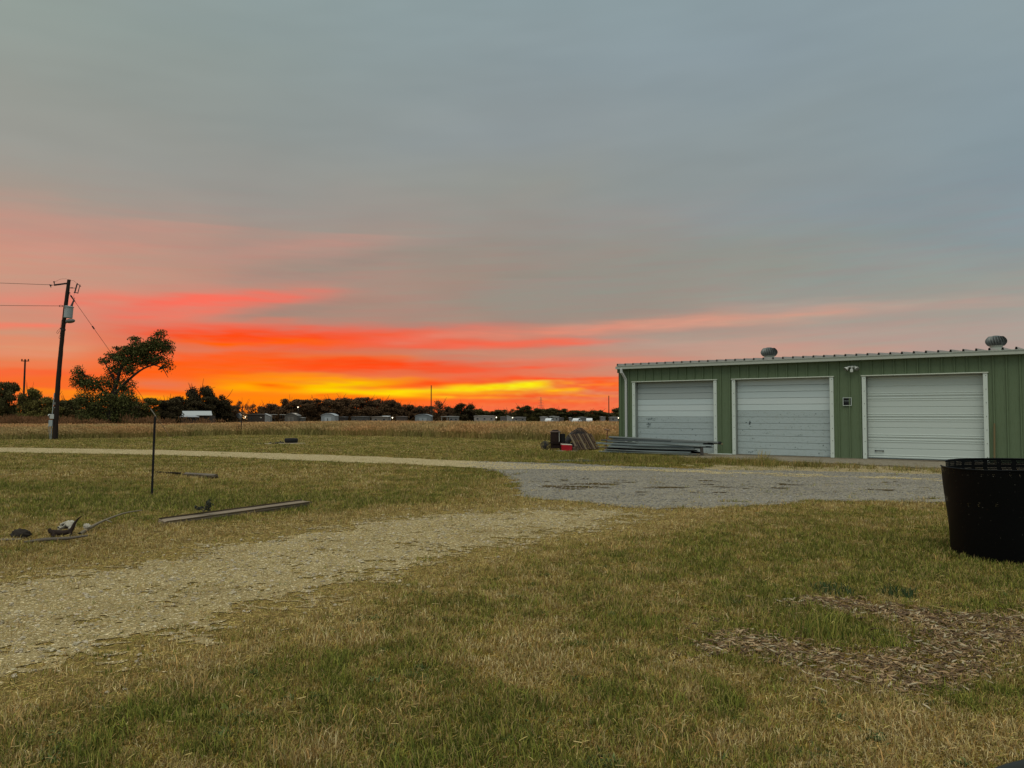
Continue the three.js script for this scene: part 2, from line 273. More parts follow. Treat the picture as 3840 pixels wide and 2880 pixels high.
// ---------------------------------------------------------------- ground sheet
function axis(lo, hi, fineLo, fineHi, step, grow) { const a = []; for (let v = fineLo; v <= fineHi + 1e-6; v += step) a.push(v); let s = step, v = fineHi; while (v < hi) { s *= grow; v = Math.min(hi, v + s); a.push(v); } s = step; v = fineLo; while (v > lo) { s *= grow; v = Math.max(lo, v - s); a.unshift(v); } return a; }
{
  const xs = axis(-4200, 4200, -9, 9, 0.16, 1.045), zs = axis(-4200, 260, -22, 1.5, 0.16, 1.045), nx = xs.length, nz = zs.length;
  const P = new Float32Array(nx * nz * 3), U = new Float32Array(nx * nz * 2), C = new Float32Array(nx * nz * 3), I = [];
  for (let j = 0; j < nz; j++) for (let i = 0; i < nx; i++) {
    const k = j * nx + i, x = xs[i], z = zs[j]; P.set([x, height(x, z), z], k * 3); U.set([x, -z], k * 2);
    const t = turf(x, z), straw = [1.75, 1.42, 0.74], green = [0.98, 0.95, 0.36], soil = [0.95, 0.72, 0.46]; // tints of the thatch
    const c = [0, 1, 2].map((q) => lerp(lerp(lerp(straw[q], green[q], t.green), straw[q] * 1.08, t.straw * 0.7), soil[q], t.bare * 0.6));
    { const dd = driveSd(x, z), f = sstep(-1.7, 0.0, dd + 0.4 * n2(x * 1.3, z * 1.3)) * 0.85; for (const q of [0, 1, 2]) c[q] = lerp(c[q], [2.25, 2.06, 1.62][q], f); }
    if (z < -46) { const f = sstep(fieldEdge(x) + 1.5, fieldEdge(x) - 1.5, z); c[0] = lerp(c[0], 1.2, f); c[1] = lerp(c[1], 1.0, f); c[2] = lerp(c[2], 0.6, f); }
    C.set(c, k * 3);
    if (i < nx - 1 && j < nz - 1) I.push(k, k + nx, k + 1, k + 1, k + nx, k + nx + 1);
  }
  const g = new THREE.BufferGeometry(); g.setAttribute('position', new THREE.BufferAttribute(P, 3)); g.setAttribute('uv', new THREE.BufferAttribute(U, 2)); g.setAttribute('color', new THREE.BufferAttribute(C, 3)); g.setIndex(I); g.computeVertexNormals();
  const m = mat([1, 1, 1], 1, { map: thatchTex, vertexColors: true, specularIntensity: 0.15 });
  tag(mesh('ground', g, m, scene), 'flat dry lawn and field ground running to the horizon', 'ground', null, 'structure');
}
// sheets cut out of a field f(x, z) > 0 by marching squares, lying just above the ground
function sheet(name, f, [x0, x1, z0, z1], cell, lift, m, label, category, kind = 'structure') {
  const nx = Math.ceil((x1 - x0) / cell), nz = Math.ceil((z1 - z0) / cell), F = new Float32Array((nx + 1) * (nz + 1)), pos = [], uv = [];
  for (let j = 0; j <= nz; j++) for (let i = 0; i <= nx; i++) F[j * (nx + 1) + i] = f(x0 + i * cell, z0 + j * cell);
  const put = (p) => { pos.push(p[0], height(p[0], p[1]) + lift, p[1]); uv.push(p[0], -p[1]); };
  for (let j = 0; j < nz; j++) for (let i = 0; i < nx; i++) {
    const c = [[i, j], [i, j + 1], [i + 1, j + 1], [i + 1, j]].map(([a, b]) => [x0 + a * cell, z0 + b * cell, F[b * (nx + 1) + a]]), poly = [];
    for (let k = 0; k < 4; k++) { const a = c[k], b = c[(k + 1) % 4]; if (a[2] > 0) poly.push(a); if (a[2] > 0 !== b[2] > 0) { const t = a[2] / (a[2] - b[2]); poly.push([lerp(a[0], b[0], t), lerp(a[1], b[1], t)]); } }
    for (let k = 1; k < poly.length - 1; k++) { put(poly[0]); put(poly[k]); put(poly[k + 1]); }
  }
  const g = new THREE.BufferGeometry(); g.setAttribute('position', new THREE.Float32BufferAttribute(pos, 3)); g.setAttribute('uv', new THREE.Float32BufferAttribute(uv, 2)); g.computeVertexNormals();
  return tag(mesh(name, g, m, scene), label, category, null, kind);
}
const driveF = (x, z) => Math.min(driveSd(x, z), 0.8) * 0.62 - 0.24 + 0.1 * sstep(0.2, 1, driveSd(x, z)) + 0.5 * fbm(x * 0.9, z * 1.3 + 40, 4) + 0.24 * n2b(x * 3.2, z * 4.4) + 0.3 * n2(x * 8, z * 11) + 0.34 * n2b(x * 17, z * 21);
const lotF = (x, z) => lotSd(x, z) + 0.22 * fbm(x * 0.8, z * 0.9 + 20, 4) + 0.12 * n2b(x * 3, z * 4) - 1.1 * sstep(0.62, 0.85, n2(x * 0.5 + 31, z * 1.2)) * sstep(3.4, 1.2, Math.abs(lotSd(x, z) - 1.4) + 1);
const laneF = (x, z) => laneSd(x, z) + (0.2 + 0.75 * sstep(-1, 2.5, x)) * fbm(x * 0.35, z * 0.9 + 60, 4) + (0.08 + 0.2 * sstep(-1, 2.5, x)) * n2b(x * 1.5, z * 4);
sheet('gravel_drive', driveF, [-12, 3, -14.6, 0.8], 0.045, 0.006, mat([1.92, 1.82, 1.58], 1, { map: driveTex.color, bumpMap: driveTex.bump, bumpScale: 0.012, specularIntensity: 0.2 }), 'pale caliche gravel drive crossing the foreground lawn', 'drive');
sheet('gravel_lot', lotF, [-2.5, 22, -27.5, -7.5], 0.11, 0.01, mat([1.46, 1.32, 1.1], 1, { map: lotTex.color, bumpMap: lotTex.bump, bumpScale: 0.014, specularIntensity: 0.2 }), 'grey crushed gravel lot in front of the green garage', 'gravel lot');
sheet('dirt_road', laneF, [-62, 15.6, -46, -15.5], 0.16, 0.016, mat([1.85, 1.78, 1.62], 1, { map: laneColor, specularIntensity: 0.2 }), 'pale dirt lane running across the lawn to the left', 'road');
const dirtF = (x, z) => { const dx = x - 12.392, dz = z + 27.063, s = dx * Math.cos(-0.62496) - dz * Math.sin(-0.62496), d = dx * Math.sin(-0.62496) + dz * Math.cos(-0.62496); return Math.min(d - 2.0, 8.5 - d, (s + 5.5) * 0.5) * 0.4 - 0.35 + 0.4 * sstep(-3, 4, s) + 0.55 * fbm(s * 0.45 + 17, d * 1.1, 4) + 0.22 * n2b(s * 2.2, d * 4); };
sheet('dirt_strip', dirtF, [5.5, 22, -30.5, -14], 0.12, 0.006, mat([1.5, 1.42, 1.28], 1, { map: laneColor, specularIntensity: 0.2 }), 'bare pale dirt between the garage apron and the gravel lot', 'dirt');
sheet('mud_patches', (x, z) => Math.min(lotSd(x, z) - 0.3, 0.5) * 0.4 + 0.9 * fbm(x * 0.5 + 3, z * 1.5, 3) + 0.3 * n2b(x * 2, z * 5) - 0.42 - 0.5 * (1 - spot(x, z, 2.5, -17.6, 5, 1.7)), [-1, 12, -21, -13], 0.09, 0.02, mat([0.72, 0.6, 0.44], 1, { map: thatchTex, specularIntensity: 0.2 }), 'brown muddy and grassy patches in the middle of the gravel lot', 'mud');

// ---------------------------------------------------------------- green metal garage
const GX = 12.392, GZ = -27.063, GT = -0.62496;
const atGarage = (s, y, z) => [GX + s * Math.cos(GT) + z * Math.sin(GT), y, GZ - s * Math.sin(GT) + z * Math.cos(GT)];
const green = mat([0.125, 0.173, 0.096], 0.55, { map: canvasTex(512, 512, (g, w, h) => { const R = rng(3); g.fillStyle = '#f4f4f0'; g.fillRect(0, 0, w, h); for (let i = 0; i < 900; i++) { g.fillStyle = `rgba(${pick(R, ['200,205,190', '255,255,250', '215,208,190'])},${0.1 + R() * 0.2})`; g.fillRect(R() * w, R() * h, 1 + R() * 5, 8 + R() * 60); } }, 0.7, 0.5) });
const darkGreen = mat([0.1, 0.14, 0.072], 0.6), trimPale = mat([0.56, 0.62, 0.55], 0.5), gutterMat = mat([0.4, 0.43, 0.36], 0.45), roofMat = mat([0.34, 0.31, 0.27], 0.4), blackish = mat([0.018, 0.02, 0.018], 0.7), concreteMat = mat([0.3, 0.27, 0.21], 0.95, { map: canvasTex(1024, 1024, (g, w, h) => { const R = rng(8); g.fillStyle = '#e8e4dc'; g.fillRect(0, 0, w, h); for (let i = 0; i < 9000; i++) { g.fillStyle = `rgba(${pick(R, ['150,140,120', '255,252,240', '120,112,98', '196,184,160'])},${0.08 + R() * 0.2})`; const s = 1 + R() ** 3 * 26; g.beginPath(); g.ellipse(R() * w, R() * h, s, s * (0.3 + R() * 0.6), 0, 0, 7); g.fill(); } g.strokeStyle = 'rgba(60,52,40,0.7)'; for (let i = 0; i < 9; i++) { let x = R() * w, y = R() * h; g.lineWidth = 1 + R() * 2; g.beginPath(); g.moveTo(x, y); for (let k = 0; k < 14; k++) { x += (R() - 0.5) * 90; y += (R() - 0.3) * 60; g.lineTo(x, y); } g.stroke(); } }, 0.4, 0.4) });
const garage = thing('garage_building', 'long green ribbed metal garage with three white roll-up doors', 'garage', [GX, 0, GZ], GT);
const S0 = -9.61, S1 = 9.6, RIB = 0.3627;
function strip(pts, len, upright) { const sh = new THREE.Shape(); pts.forEach(([x, y], i) => (i ? sh.lineTo(x, y) : sh.moveTo(x, y))); return new THREE.ExtrudeGeometry(sh, { depth: len, bevelEnabled: false }); }
mesh('foundation', box(S1 - S0 + 0.1, 0.38, 9.0, (S0 + S1) / 2, -0.11, -4.44), concreteMat, garage);
const doors = [[-8.9, -5.48], [-4.62, -1.14], [0.06, 3.59]], DT = 2.97;
const cuts = []; for (let s = -9.215 - RIB; s < S1; s += RIB) cuts.push({ s, rib: true });
for (const [a, b] of doors) cuts.push({ s: a - 0.02 }, { s: b + 0.02 });
cuts.push({ s: S0 }, { s: S1 }); cuts.sort((a, b) => a.s - b.s);
{ // short side pieces of siding
  const clean = cuts.filter((c) => c.s >= S0 - 1e-6 && c.s <= S1 + 1e-6);
  for (let i = 0; i < clean.length - 1; i++) {
    const a = clean[i].s, b = clean[i + 1].s; if (b - a < 0.012) continue;
    const inDoor = doors.some(([p, q]) => (a + b) / 2 > p - 0.02 && (a + b) / 2 < q + 0.02), y0 = inDoor ? DT + 0.03 : 0.082, h = 3.62 - y0;
    const prof = clean[i].rib && b - a > 0.09 ? [[a, 0], [a + 0.012, -0.05], [a + 0.05, -0.05], [a + 0.062, 0], [b - 0.0015, 0], [b - 0.0015, 0.014], [a, 0.014]] : [[a, 0], [b - 0.0015, 0], [b - 0.0015, 0.014], [a, 0.014]];
    mesh('wall_panel', strip(prof, h).rotateX(-Math.PI / 2).translate(0, y0, 0), green, garage);
  }
}
{
  const side = () => { const sh = new THREE.Shape(); sh.moveTo(0.016, 0.08); sh.lineTo(0.016, 3.64); sh.lineTo(4, 3.86); sh.lineTo(8.6, 3.55); sh.lineTo(8.6, 0.08); return new THREE.ExtrudeGeometry(sh, { depth: 0.03, bevelEnabled: false }).rotateY(Math.PI / 2); }; // shape x runs into the building (-z)
  mesh('side_wall', side().translate(S0 - 0.032, 0, 0), green, garage); mesh('side_wall', side().translate(S1 + 0.002, 0, 0), green, garage);
  mesh('back_wall', box(S1 - S0, 3.5, 0.03, 0, 1.83, -8.62), green, garage);
  mesh('corner_trim', [box(0.1, 3.5, 0.012, S0 + 0.03, 1.83, 0.045), box(0.012, 3.5, 0.12, S0 - 0.042, 1.83, -0.01)], darkGreen, garage);
}
for (let s = S0 - 0.06, k = 0; s < S1; s += RIB, k++) { // ribbed roof sheets, front slope
  const L = 4.22, a = Math.atan2(0.22, 4.2), prof = [[0, 0.0], [0, 0.006], [0.006, 0.008], [0.02, 0.085], [0.068, 0.085], [0.082, 0.008], [RIB - 0.002, 0.006], [RIB - 0.002, 0.0], [0.084, 0.002], [0.08, 0.004], [0.066, 0.08], [0.022, 0.08], [0.008, 0.004], [0.004, 0.002]];
  mesh('roof_panel', strip(prof, L).translate(s, 0, -L).rotateX(a).translate(0, 3.688, 0.205), roofMat, garage);
}
mesh('roof_back', box(S1 - S0 + 0.2, 0.03, 4.75, 0, 3.735, -6.32, -0.067, 0, 0), roofMat, garage);
mesh('ridge_cap', [box(S1 - S0 + 0.2, 0.02, 0.2, 0, 3.915, -3.94, 0.052), box(S1 - S0 + 0.2, 0.02, 0.2, 0, 3.911, -4.13, -0.067)], roofMat, garage);
mesh('gutter', [box(S1 - S0 + 0.16, 0.1, 0.014, 0, 3.588, 0.246), box(S1 - S0 + 0.16, 0.012, 0.2, 0, 3.544, 0.146), box(S1 - S0 + 0.16, 0.01, 0.026, 0, 3.642, 0.25), box(0.012, 0.1, 0.2, S0 - 0.085, 3.596, 0.146)], gutterMat, garage);
mesh('eave_trim', [box(S1 - S0 + 0.14, 0.024, 0.016, 0, 3.676, 0.2), box(S1 - S0 + 0.1, 0.01, 0.2, 0, 3.655, 0.08)], gutterMat, garage);
mesh('rake_trim', [box(0.14, 0.17, 0.014, S0 - 0.03, 3.47, 0.07), box(0.014, 0.16, 4.2, S0 - 0.07, 3.72, -1.98, 0.052)], darkGreen, garage);
mesh('downspout', [rbox(0.095, 0.2, 0.075, S0 + 0.19, 3.46, 0.25, 0.012), rbox(0.095, 0.38, 0.075, S0 + 0.255, 3.25, 0.165, 0.012, 0.5, 0, 0.3), rbox(0.098, 0.06, 0.08, S0 + 0.31, 3.07, 0.085, 0.01), rbox(0.092, 2.96, 0.072, S0 + 0.315, 1.58, 0.078, 0.012), rbox(0.092, 0.18, 0.072, S0 + 0.315, 0.14, 0.12, 0.012, -0.7)], mat([0.47, 0.48, 0.45], 0.4), garage);

const slatBright = [mat([0.55, 0.63, 0.61], 0.55), mat([0.52, 0.6, 0.59], 0.55), mat([0.57, 0.64, 0.62], 0.5)], slatDull = mat([0.4, 0.45, 0.43], 0.55), rawRow = mat([0.51, 0.57, 0.52], 0.5);
function peeled(seed, marks) { return mat([0.39, 0.455, 0.445], 0.6, { map: canvasTex(1024, 512, (g, w, h) => { const R = rng(seed); g.fillStyle = '#ffffff'; g.fillRect(0, 0, w, h);
  for (let i = 0; i < 1500; i++) { g.fillStyle = `rgba(${pick(R, ['228,232,226', '240,236,226', '214,220,216'])},0.35)`; const s = 2 + R() * 22; g.fillRect(R() * w, R() * h, s, s * (0.2 + R() * 0.5)); }
  for (let i = 0; i < 240; i++) { g.fillStyle = `rgba(96,106,104,${0.2 + R() * 0.5})`; const s = 1 + R() ** 3 * 7; g.beginPath(); g.ellipse(R() * w, R() * h, s, s * (0.4 + R() * 0.8), 0, 0, 7); g.fill(); }
  for (const [x, y, sx, sy, n, a] of marks) for (let i = 0; i < n; i++) { g.fillStyle = `rgba(44,54,56,${a * 0.62 * (0.3 + R() * 0.7)})`; const px = (x + (R() + R() - 1) * sx) * w, py = (1 - y + (R() + R() - 1) * sy) * h, s = 1 + R() * R() * 6; g.beginPath(); g.ellipse(px, py, s * 1.6, s * 0.8, 0, 0, 7); g.fill(); } }) }); }
const lower1 = peeled(31, [[0.17, 0.9, 0.11, 0.05, 90, 1.0], [0.15, 0.74, 0.035, 0.07, 80, 1.5], [0.3, 0.67, 0.05, 0.02, 10, 0.8], [0.42, 0.8, 0.12, 0.12, 14, 0.5], [0.35, 0.88, 0.3, 0.04, 14, 0.4]]);
const lower2 = peeled(32, [[0.14, 0.72, 0.01, 0.06, 40, 1.5], [0.32, 0.5, 0.05, 0.03, 22, 0.45], [0.66, 0.46, 0.06, 0.025, 30, 0.5], [0.16, 0.34, 0.03, 0.05, 12, 0.6], [0.14, 0.06, 0.035, 0.03, 26, 0.85], [0.2, 0.1, 0.02, 0.06, 10, 0.8], [0.68, 0.9, 0.12, 0.06, 14, 0.6], [0.5, 0.66, 0.2, 0.02, 12, 0.6]]);
const screwMat = mat([0.12, 0.12, 0.1], 0.5), trackDark = mat([0.26, 0.28, 0.25], 0.6);
doors.forEach(([a, b], di) => {
  const w = b - a, cx = (a + b) / 2, h = DT - 0.085;
  mesh('door_header', rbox(w + 0.3, 0.036, 0.085, cx, DT + 0.021, 0.035, 0.006), mat([0.52, 0.56, 0.46], 0.5), garage);
  for (const s of [-1, 1]) {
    const j = mesh('door_jamb', rbox(0.128, h + 0.002, 0.05, s < 0 ? a - 0.06 : b + 0.06, 0.083 + h / 2, 0.028, 0.006), trimPale, garage);
    for (let y = 0.25; y < 2.9; y += 0.44) mesh('screw', cyl(0.014, 0.012, V(s < 0 ? a - 0.045 : b + 0.075, y, 0.05), V(s < 0 ? a - 0.045 : b + 0.075, y, 0.062), 8), screwMat, j);
    mesh('door_reveal', box(0.02, h, 0.235, s < 0 ? a - 0.01 : b + 0.01, 0.083 + h / 2, -0.12), trackDark, garage);
  }
  mesh('door_lintel', box(w + 0.04, 0.02, 0.22, cx, DT - 0.012, -0.118), trackDark, garage);
  const door = new THREE.Group(); door.name = 'garage_door'; garage.add(door);
  tag(door, ['white slatted roll-up door with a dull grey top and peeling lower slats', 'white slatted roll-up door with dark smudges on its lower half', 'cleaner off-white ribbed roll-up door with a black handle'][di]);
  mesh('door_backing', box(w, h, 0.02, cx, 0.083 + h / 2, -0.26), rawRow, door);
  if (di < 2) {
    const n = 12, sh = h / n;
    for (let k = 0; k < n; k++) { // from the ground up
      const g = rbox(w - 0.01, sh - 0.012, 0.036, cx, 0.088 + sh * (k + 0.5), -0.226, 0.007), P = g.attributes.position, U = g.attributes.uv;
      for (let i = 0; i < P.count; i++) U.setXY(i, (P.getX(i) - a) / w, (P.getY(i) - 0.083) / (h * (di ? 0.58 : 0.52)));
      const m = k < (di ? 7 : 6) ? (di ? lower2 : lower1) : di === 0 && k >= 9 ? slatDull : slatBright[(k * 5 + di) % 3];
      mesh('door_slat', g, m, door);
    }
  } else {
    const n = 4, sh = h / n, prof = [[0.004, 0], [0.03, 0], [0.04, 0.016], [0.07, 0.016], [0.08, 0], [0.105, 0], [0.113, 0.012], [0.135, 0.012], [0.143, 0], [0.34, 0], [0.348, -0.014], [0.366, -0.014], [0.374, 0], [0.575, 0], [0.583, 0.012], [0.605, 0.012], [0.613, 0], [0.64, 0], [0.65, 0.016], [0.685, 0.016], [0.695, 0], [sh - 0.004, 0]];
    for (let k = 0; k < n; k++) { const g = strip([...prof.map(([y, d]) => [-d, y]), [0.03, sh - 0.004], [0.03, 0.004]], w - 0.01).rotateY(Math.PI / 2).translate(a + 0.005, 0.086 + sh * k, -0.222); mesh('door_section', g, rawRow, door); }
    mesh('door_handle', [rbox(0.3, 0.03, 0.018, a + 0.36, 0.36, -0.176, 0.008), rbox(0.03, 0.045, 0.05, a + 0.24, 0.36, -0.2, 0.008), rbox(0.03, 0.045, 0.05, a + 0.48, 0.36, -0.2, 0.008)], blackish, door);
    mesh('bottom_seal', box(w, 0.02, 0.04, cx, 0.094, -0.19), blackish, door);
  }
});
const apronD = (s) => 2.5 + 0.8 * sstep(-2, 5, s) + 0.35 * n2(s * 0.6, 4) + 0.15 * n2(s * 2.2, 9);
// concrete apron in front of the doors
{
  const R = rng(77), sh = new THREE.Shape(); sh.moveTo(-6.3, -0.06); const front = []; for (let s = -6.3; s <= 9.6; s += 0.3) front.push([s, -(apronD(s) + 0.05 * R())]);
  for (const [s, z] of front) sh.lineTo(s, z); sh.lineTo(9.6, -0.06);
  const g = new THREE.ExtrudeGeometry(sh, { depth: 0.16, bevelEnabled: true, bevelSize: 0.012, bevelThickness: 0.012, bevelSegments: 1 }).rotateX(-Math.PI / 2).translate(0, -0.115, 0);
  const m = mesh('concrete_apron', g, concreteMat, scene); m.position.set(GX, 0, GZ); m.rotation.y = GT; tag(m, 'stained concrete apron strip along the foot of the garage doors', 'apron', null, 'structure');
}
// turbine roof vents
{
  const vent = thing('roof_vent', 'left ribbed turbine vent on the garage roof, above the second door', 'roof vent', atGarage(-4.47, 4.02, -3.75), GT);
  const steel = mat([0.13, 0.145, 0.135], 0.42, { metalness: 0.25 }), N = 22;
  mesh('neck', [new THREE.CylinderGeometry(0.2, 0.24, 0.4, 24, 1, true).translate(0, -0.1, 0), new THREE.CylinderGeometry(0.235, 0.235, 0.02, 24).translate(0, 0.085, 0)], gutterMat, vent);
  for (let k = 0; k < N; k++) { const p = [], I = [], a0 = (k / N) * 6.2832; for (let i = 0; i <= 10; i++) { const t = i / 10, y = 0.09 + 0.34 * t, r = 0.14 + 0.2 * Math.sin(Math.PI * (0.16 + 0.72 * t)) ** 0.8, tw = a0 + t * 0.25; for (const [da, dr] of [[0, -0.06], [0.1, -0.008], [0.19, 0.006]]) p.push(Math.cos(tw + da) * (r + dr), y, Math.sin(tw + da) * (r + dr)); }
    for (let i = 0; i < 10; i++) for (let j = 0; j < 2; j++) { const q = i * 3 + j; I.push(q, q + 3, q + 1, q + 1, q + 3, q + 4); }
    const g = new THREE.BufferGeometry(); g.setAttribute('position', new THREE.Float32BufferAttribute(p, 3)); g.setIndex(I); g.computeVertexNormals(); mesh('vane', g, steel, vent); }
  mesh('added_drum', new THREE.CylinderGeometry(0.13, 0.17, 0.36, 20, 1, true).translate(0, 0.25, 0), steel, vent);  // inner drum added to block sky showing between the vanes
  mesh('cap', new THREE.LatheGeometry([[0, 0.462], [0.09, 0.458], [0.135, 0.44], [0.15, 0.42], [0.14, 0.415]].map(([x, y]) => new THREE.Vector2(x, y)), 24), steel, vent);
  copyOf(vent, atGarage(3.74, 4.03, -3.7), GT + 0.4, 'right ribbed turbine vent on the garage roof, above the third door');
}
// twin floodlight
{
  const f = thing('floodlight', 'white twin-head floodlight with motion sensor under the garage eave', 'floodlight', atGarage(-0.37, 3.3, 0.05), GT), wht = mat([0.5, 0.53, 0.48], 0.5);
  mesh('bracket', [new THREE.CylinderGeometry(0.06, 0.06, 0.04, 16).rotateX(Math.PI / 2), cyl(0.025, 0.025, V(-0.12, 0.02, 0.05), V(0.12, 0.02, 0.05), 10), cyl(0.035, 0.03, V(0, 0, 0), V(0, 0, 0.08), 10)], wht, f);
  for (const s of [-1, 1]) { const h = mesh('lamp_head', [new THREE.LatheGeometry([[0.012, 0], [0.03, 0.005], [0.036, 0.05], [0.075, 0.12], [0.082, 0.15], [0.074, 0.15]].map(([x, y]) => new THREE.Vector2(x, y)), 20)], wht, f);
    h.position.set(s * 0.1, 0.02, 0.05); h.quaternion.setFromUnitVectors(V(0, 1, 0), V(s * 0.6, -0.62, 0.5).normalize()); mesh('lens', new THREE.SphereGeometry(0.074, 16, 8, 0, 6.3, 0, 1.3).scale(1, 0.3, 1).translate(0, 0.135, 0), mat([0.2, 0.22, 0.2], 0.2), h); }
  mesh('motion_sensor', [rbox(0.1, 0.09, 0.07, 0, -0.11, 0.09, 0.015), cyl(0.02, 0.02, V(0, -0.02, 0.05), V(0, -0.08, 0.08), 8), rbox(0.1, 0.025, 0.05, 0, -0.165, 0.1, 0.008)], wht, f);
}
// small framed sign
{
  const s = thing('sign', 'small black sign in a pale frame on the green wall between the right two doors', 'sign', atGarage(-0.555, 2.085, 0.04), GT);
  mesh('sign_panel', box(0.26, 0.26, 0.008, 0, 0, 0.004), mat([0.75, 0.78, 0.76], 0.5, { map: canvasTex(256, 256, (g, w, h) => { g.fillStyle = '#050807'; g.fillRect(0, 0, w, h); const R = rng(2); const row = (y, hh, x0, x1, a) => { let x = x0; while (x < x1) { const q = 6 + R() * 12; g.fillStyle = `rgba(150,160,156,${a * (0.6 + 0.4 * R())})`; g.fillRect(x, y + R() * 3, q, hh); x += q + 3; } }; row(80, 26, 26, 232, 0.95); row(120, 14, 24, 228, 0.85); row(160, 11, 30, 214, 0.5); row(212, 9, 90, 180, 0.3); }) }), s);
  mesh('sign_frame', [box(0.29, 0.018, 0.018, 0, 0.136, 0.006), box(0.29, 0.018, 0.018, 0, -0.136, 0.006), box(0.018, 0.254, 0.018, -0.136, 0, 0.006), box(0.018, 0.254, 0.018, 0.136, 0, 0.006)], mat([0.5, 0.56, 0.5], 0.5), s);
}
// wooden stake leaning on the wall
{ const st = single('wooden_stake', rbox(0.05, 1.3, 0.035, 0, 0.65, 0, 0.006), mat([0.15, 0.115, 0.055], 0.9), 'thin tan wooden stake leaning on the green wall right of the third door', 'stake'); st.position.set(...atGarage(3.86, 0.05, 0.2)); st.rotation.order = 'YXZ'; st.rotation.set(-0.09, GT, -0.012); }

// ---------------------------------------------------------------- stack of metal beams before the first door
{
  const light = mat([0.2, 0.24, 0.23], 0.6, { metalness: 0.15 }), mid = mat([0.13, 0.145, 0.135], 0.6, { metalness: 0.2 }), dk = mat([0.055, 0.065, 0.065], 0.7), tan = mat([0.3, 0.21, 0.12], 0.9), brown = mat([0.09, 0.08, 0.07], 0.9);
  const chan = (w, h, t, L, flip) => { const o = strip([[-w / 2, -h / 2], [w / 2, -h / 2], [w / 2, -h / 2 + t], [-w / 2 + t, -h / 2 + t], [-w / 2 + t, h / 2 - t], [w / 2, h / 2 - t], [w / 2, h / 2], [-w / 2, h / 2]], L); return o.rotateY(Math.PI / 2).scale(1, 1, flip ? -1 : 1); };
  const R = rng(44), grp = 'metal beams stacked before the left garage door';
  const list = [ // s0, s1, y, z, depth, height, material, kind
    [-9.75, -6.0, 0.05, 1.42, 0.1, 0.05, mid, 0], [-9.7, -5.85, 0.05, 1.2, 0.14, 0.06, mid, 1], [-9.72, -5.95, 0.05, 0.9, 0.14, 0.06, mid, 0],
    [-9.85, -5.95, 0.115, 1.4, 0.08, 0.04, light, 2], [-9.6, -5.9, 0.175, 1.36, 0.12, 0.045, light, 2], [-9.66, -5.95, 0.13, 1.12, 0.14, 0.06, light, 1], [-9.62, -5.7, 0.14, 0.85, 0.16, 0.06, mid, 0],
    [-9.55, -5.82, 0.25, 1.32, 0.14, 0.06, light, 0], [-9.5, -5.75, 0.235, 1.02, 0.18, 0.06, dk, 1],
    [-9.45, -5.78, 0.33, 1.28, 0.16, 0.055, light, 2], [-9.75, -5.6, 0.425, 1.2, 0.15, 0.06, light, 2], [-9.5, -5.65, 0.37, 1.02, 0.14, 0.05, mid, 0],
    [-9.6, -5.3, 0.36, 0.76, 0.16, 0.06, dk, 1], [-9.3, -5.2, 0.48, 0.84, 0.12, 0.06, mid, 0], [-9.35, -5.5, 0.5, 1.1, 0.12, 0.045, light, 2], [-9.2, -5.35, 0.575, 1.0, 0.1, 0.04, mid, 2]];
  for (const [a, b, y, z, d, h, m, k] of list) { const L = b - a, g = k === 0 ? chan(d, h, 0.012, L, true) : k === 1 ? chan(d, h, 0.012, L, false) : rbox(L, h, d, L / 2, 0, 0, 0.006);
    const o = single('metal_beam', g, m, 'grey-blue metal beam lying in the low stack before the left garage door', 'beam', grp); o.position.set(...atGarage(a, y, z)); o.rotation.y = GT + (R() - 0.5) * 0.035; o.rotation.z = (R() - 0.6) * 0.014; }
  const put = (name, g, m, label, cat, a, y, z, rz = 0, ry = 0) => { const o = single(name, g, m, label, cat); o.position.set(...atGarage(a, y, z)); o.rotation.order = 'YXZ'; o.rotation.set(0, GT + ry, rz); return o; };
  put('metal_beam', rbox(1.75, 0.06, 0.22, 0.87, 0, 0, 0.008), light, 'short flat beam sticking out past the left end of the stack', 'beam', -10.2, 0.43, 0.92);
  put('board', rbox(3.1, 0.05, 0.24, 1.55, 0, 0, 0.006), dk, 'dark flat board lying across the top left of the beam stack', 'board', -9.95, 0.56, 0.98, 0.004);
  const pipe = put('pipe', [cyl(0.05, 0.05, V(0, 0, 0), V(4.75, 0, 0), 14, true), cyl(0.036, 0.036, V(0, 0, 0), V(4.75, 0, 0), 14, true)], mid, 'long grey pipe on top of the beam stack with a black end', 'pipe', -9.7, 0.68, 0.82, -0.028);
  mesh('end_cap', cyl(0.056, 0.056, V(4.7, 0, 0), V(4.79, 0, 0), 14), blackish, pipe);
  put('board', rbox(1.5, 0.035, 0.1, 0.75, 0, 0, 0.004), tan, 'pale tan wooden board under the pipe at the right end of the stack', 'board', -6.4, 0.545, 0.68, -0.03);
  put('board', rbox(4.2, 0.04, 0.14, 2.1, 0, 0, 0.004), mid, 'thin grey plank beneath the long pipe', 'board', -9.6, 0.61, 0.62, -0.012);
  put('metal_bar', rbox(0.95, 0.03, 0.04, 0.47, 0, 0, 0.004), trimPale, 'thin white bar lying beyond the right end of the beam stack', 'bar', -5.45, 0.13, 0.75);
  put('wood_block', rbox(0.12, 0.34, 0.5, 0, 0, 0, 0.01), brown, 'weathered block propping the left end of the beam stack', 'block', -9.3, 0.2, 0.42);
  put('wood_block', rbox(0.1, 0.34, 0.1, 0, 0, 0, 0.01), brown, 'weathered post stub at the right end of the beam stack', 'block', -5.58, 0.2, 1.05, 0.05);
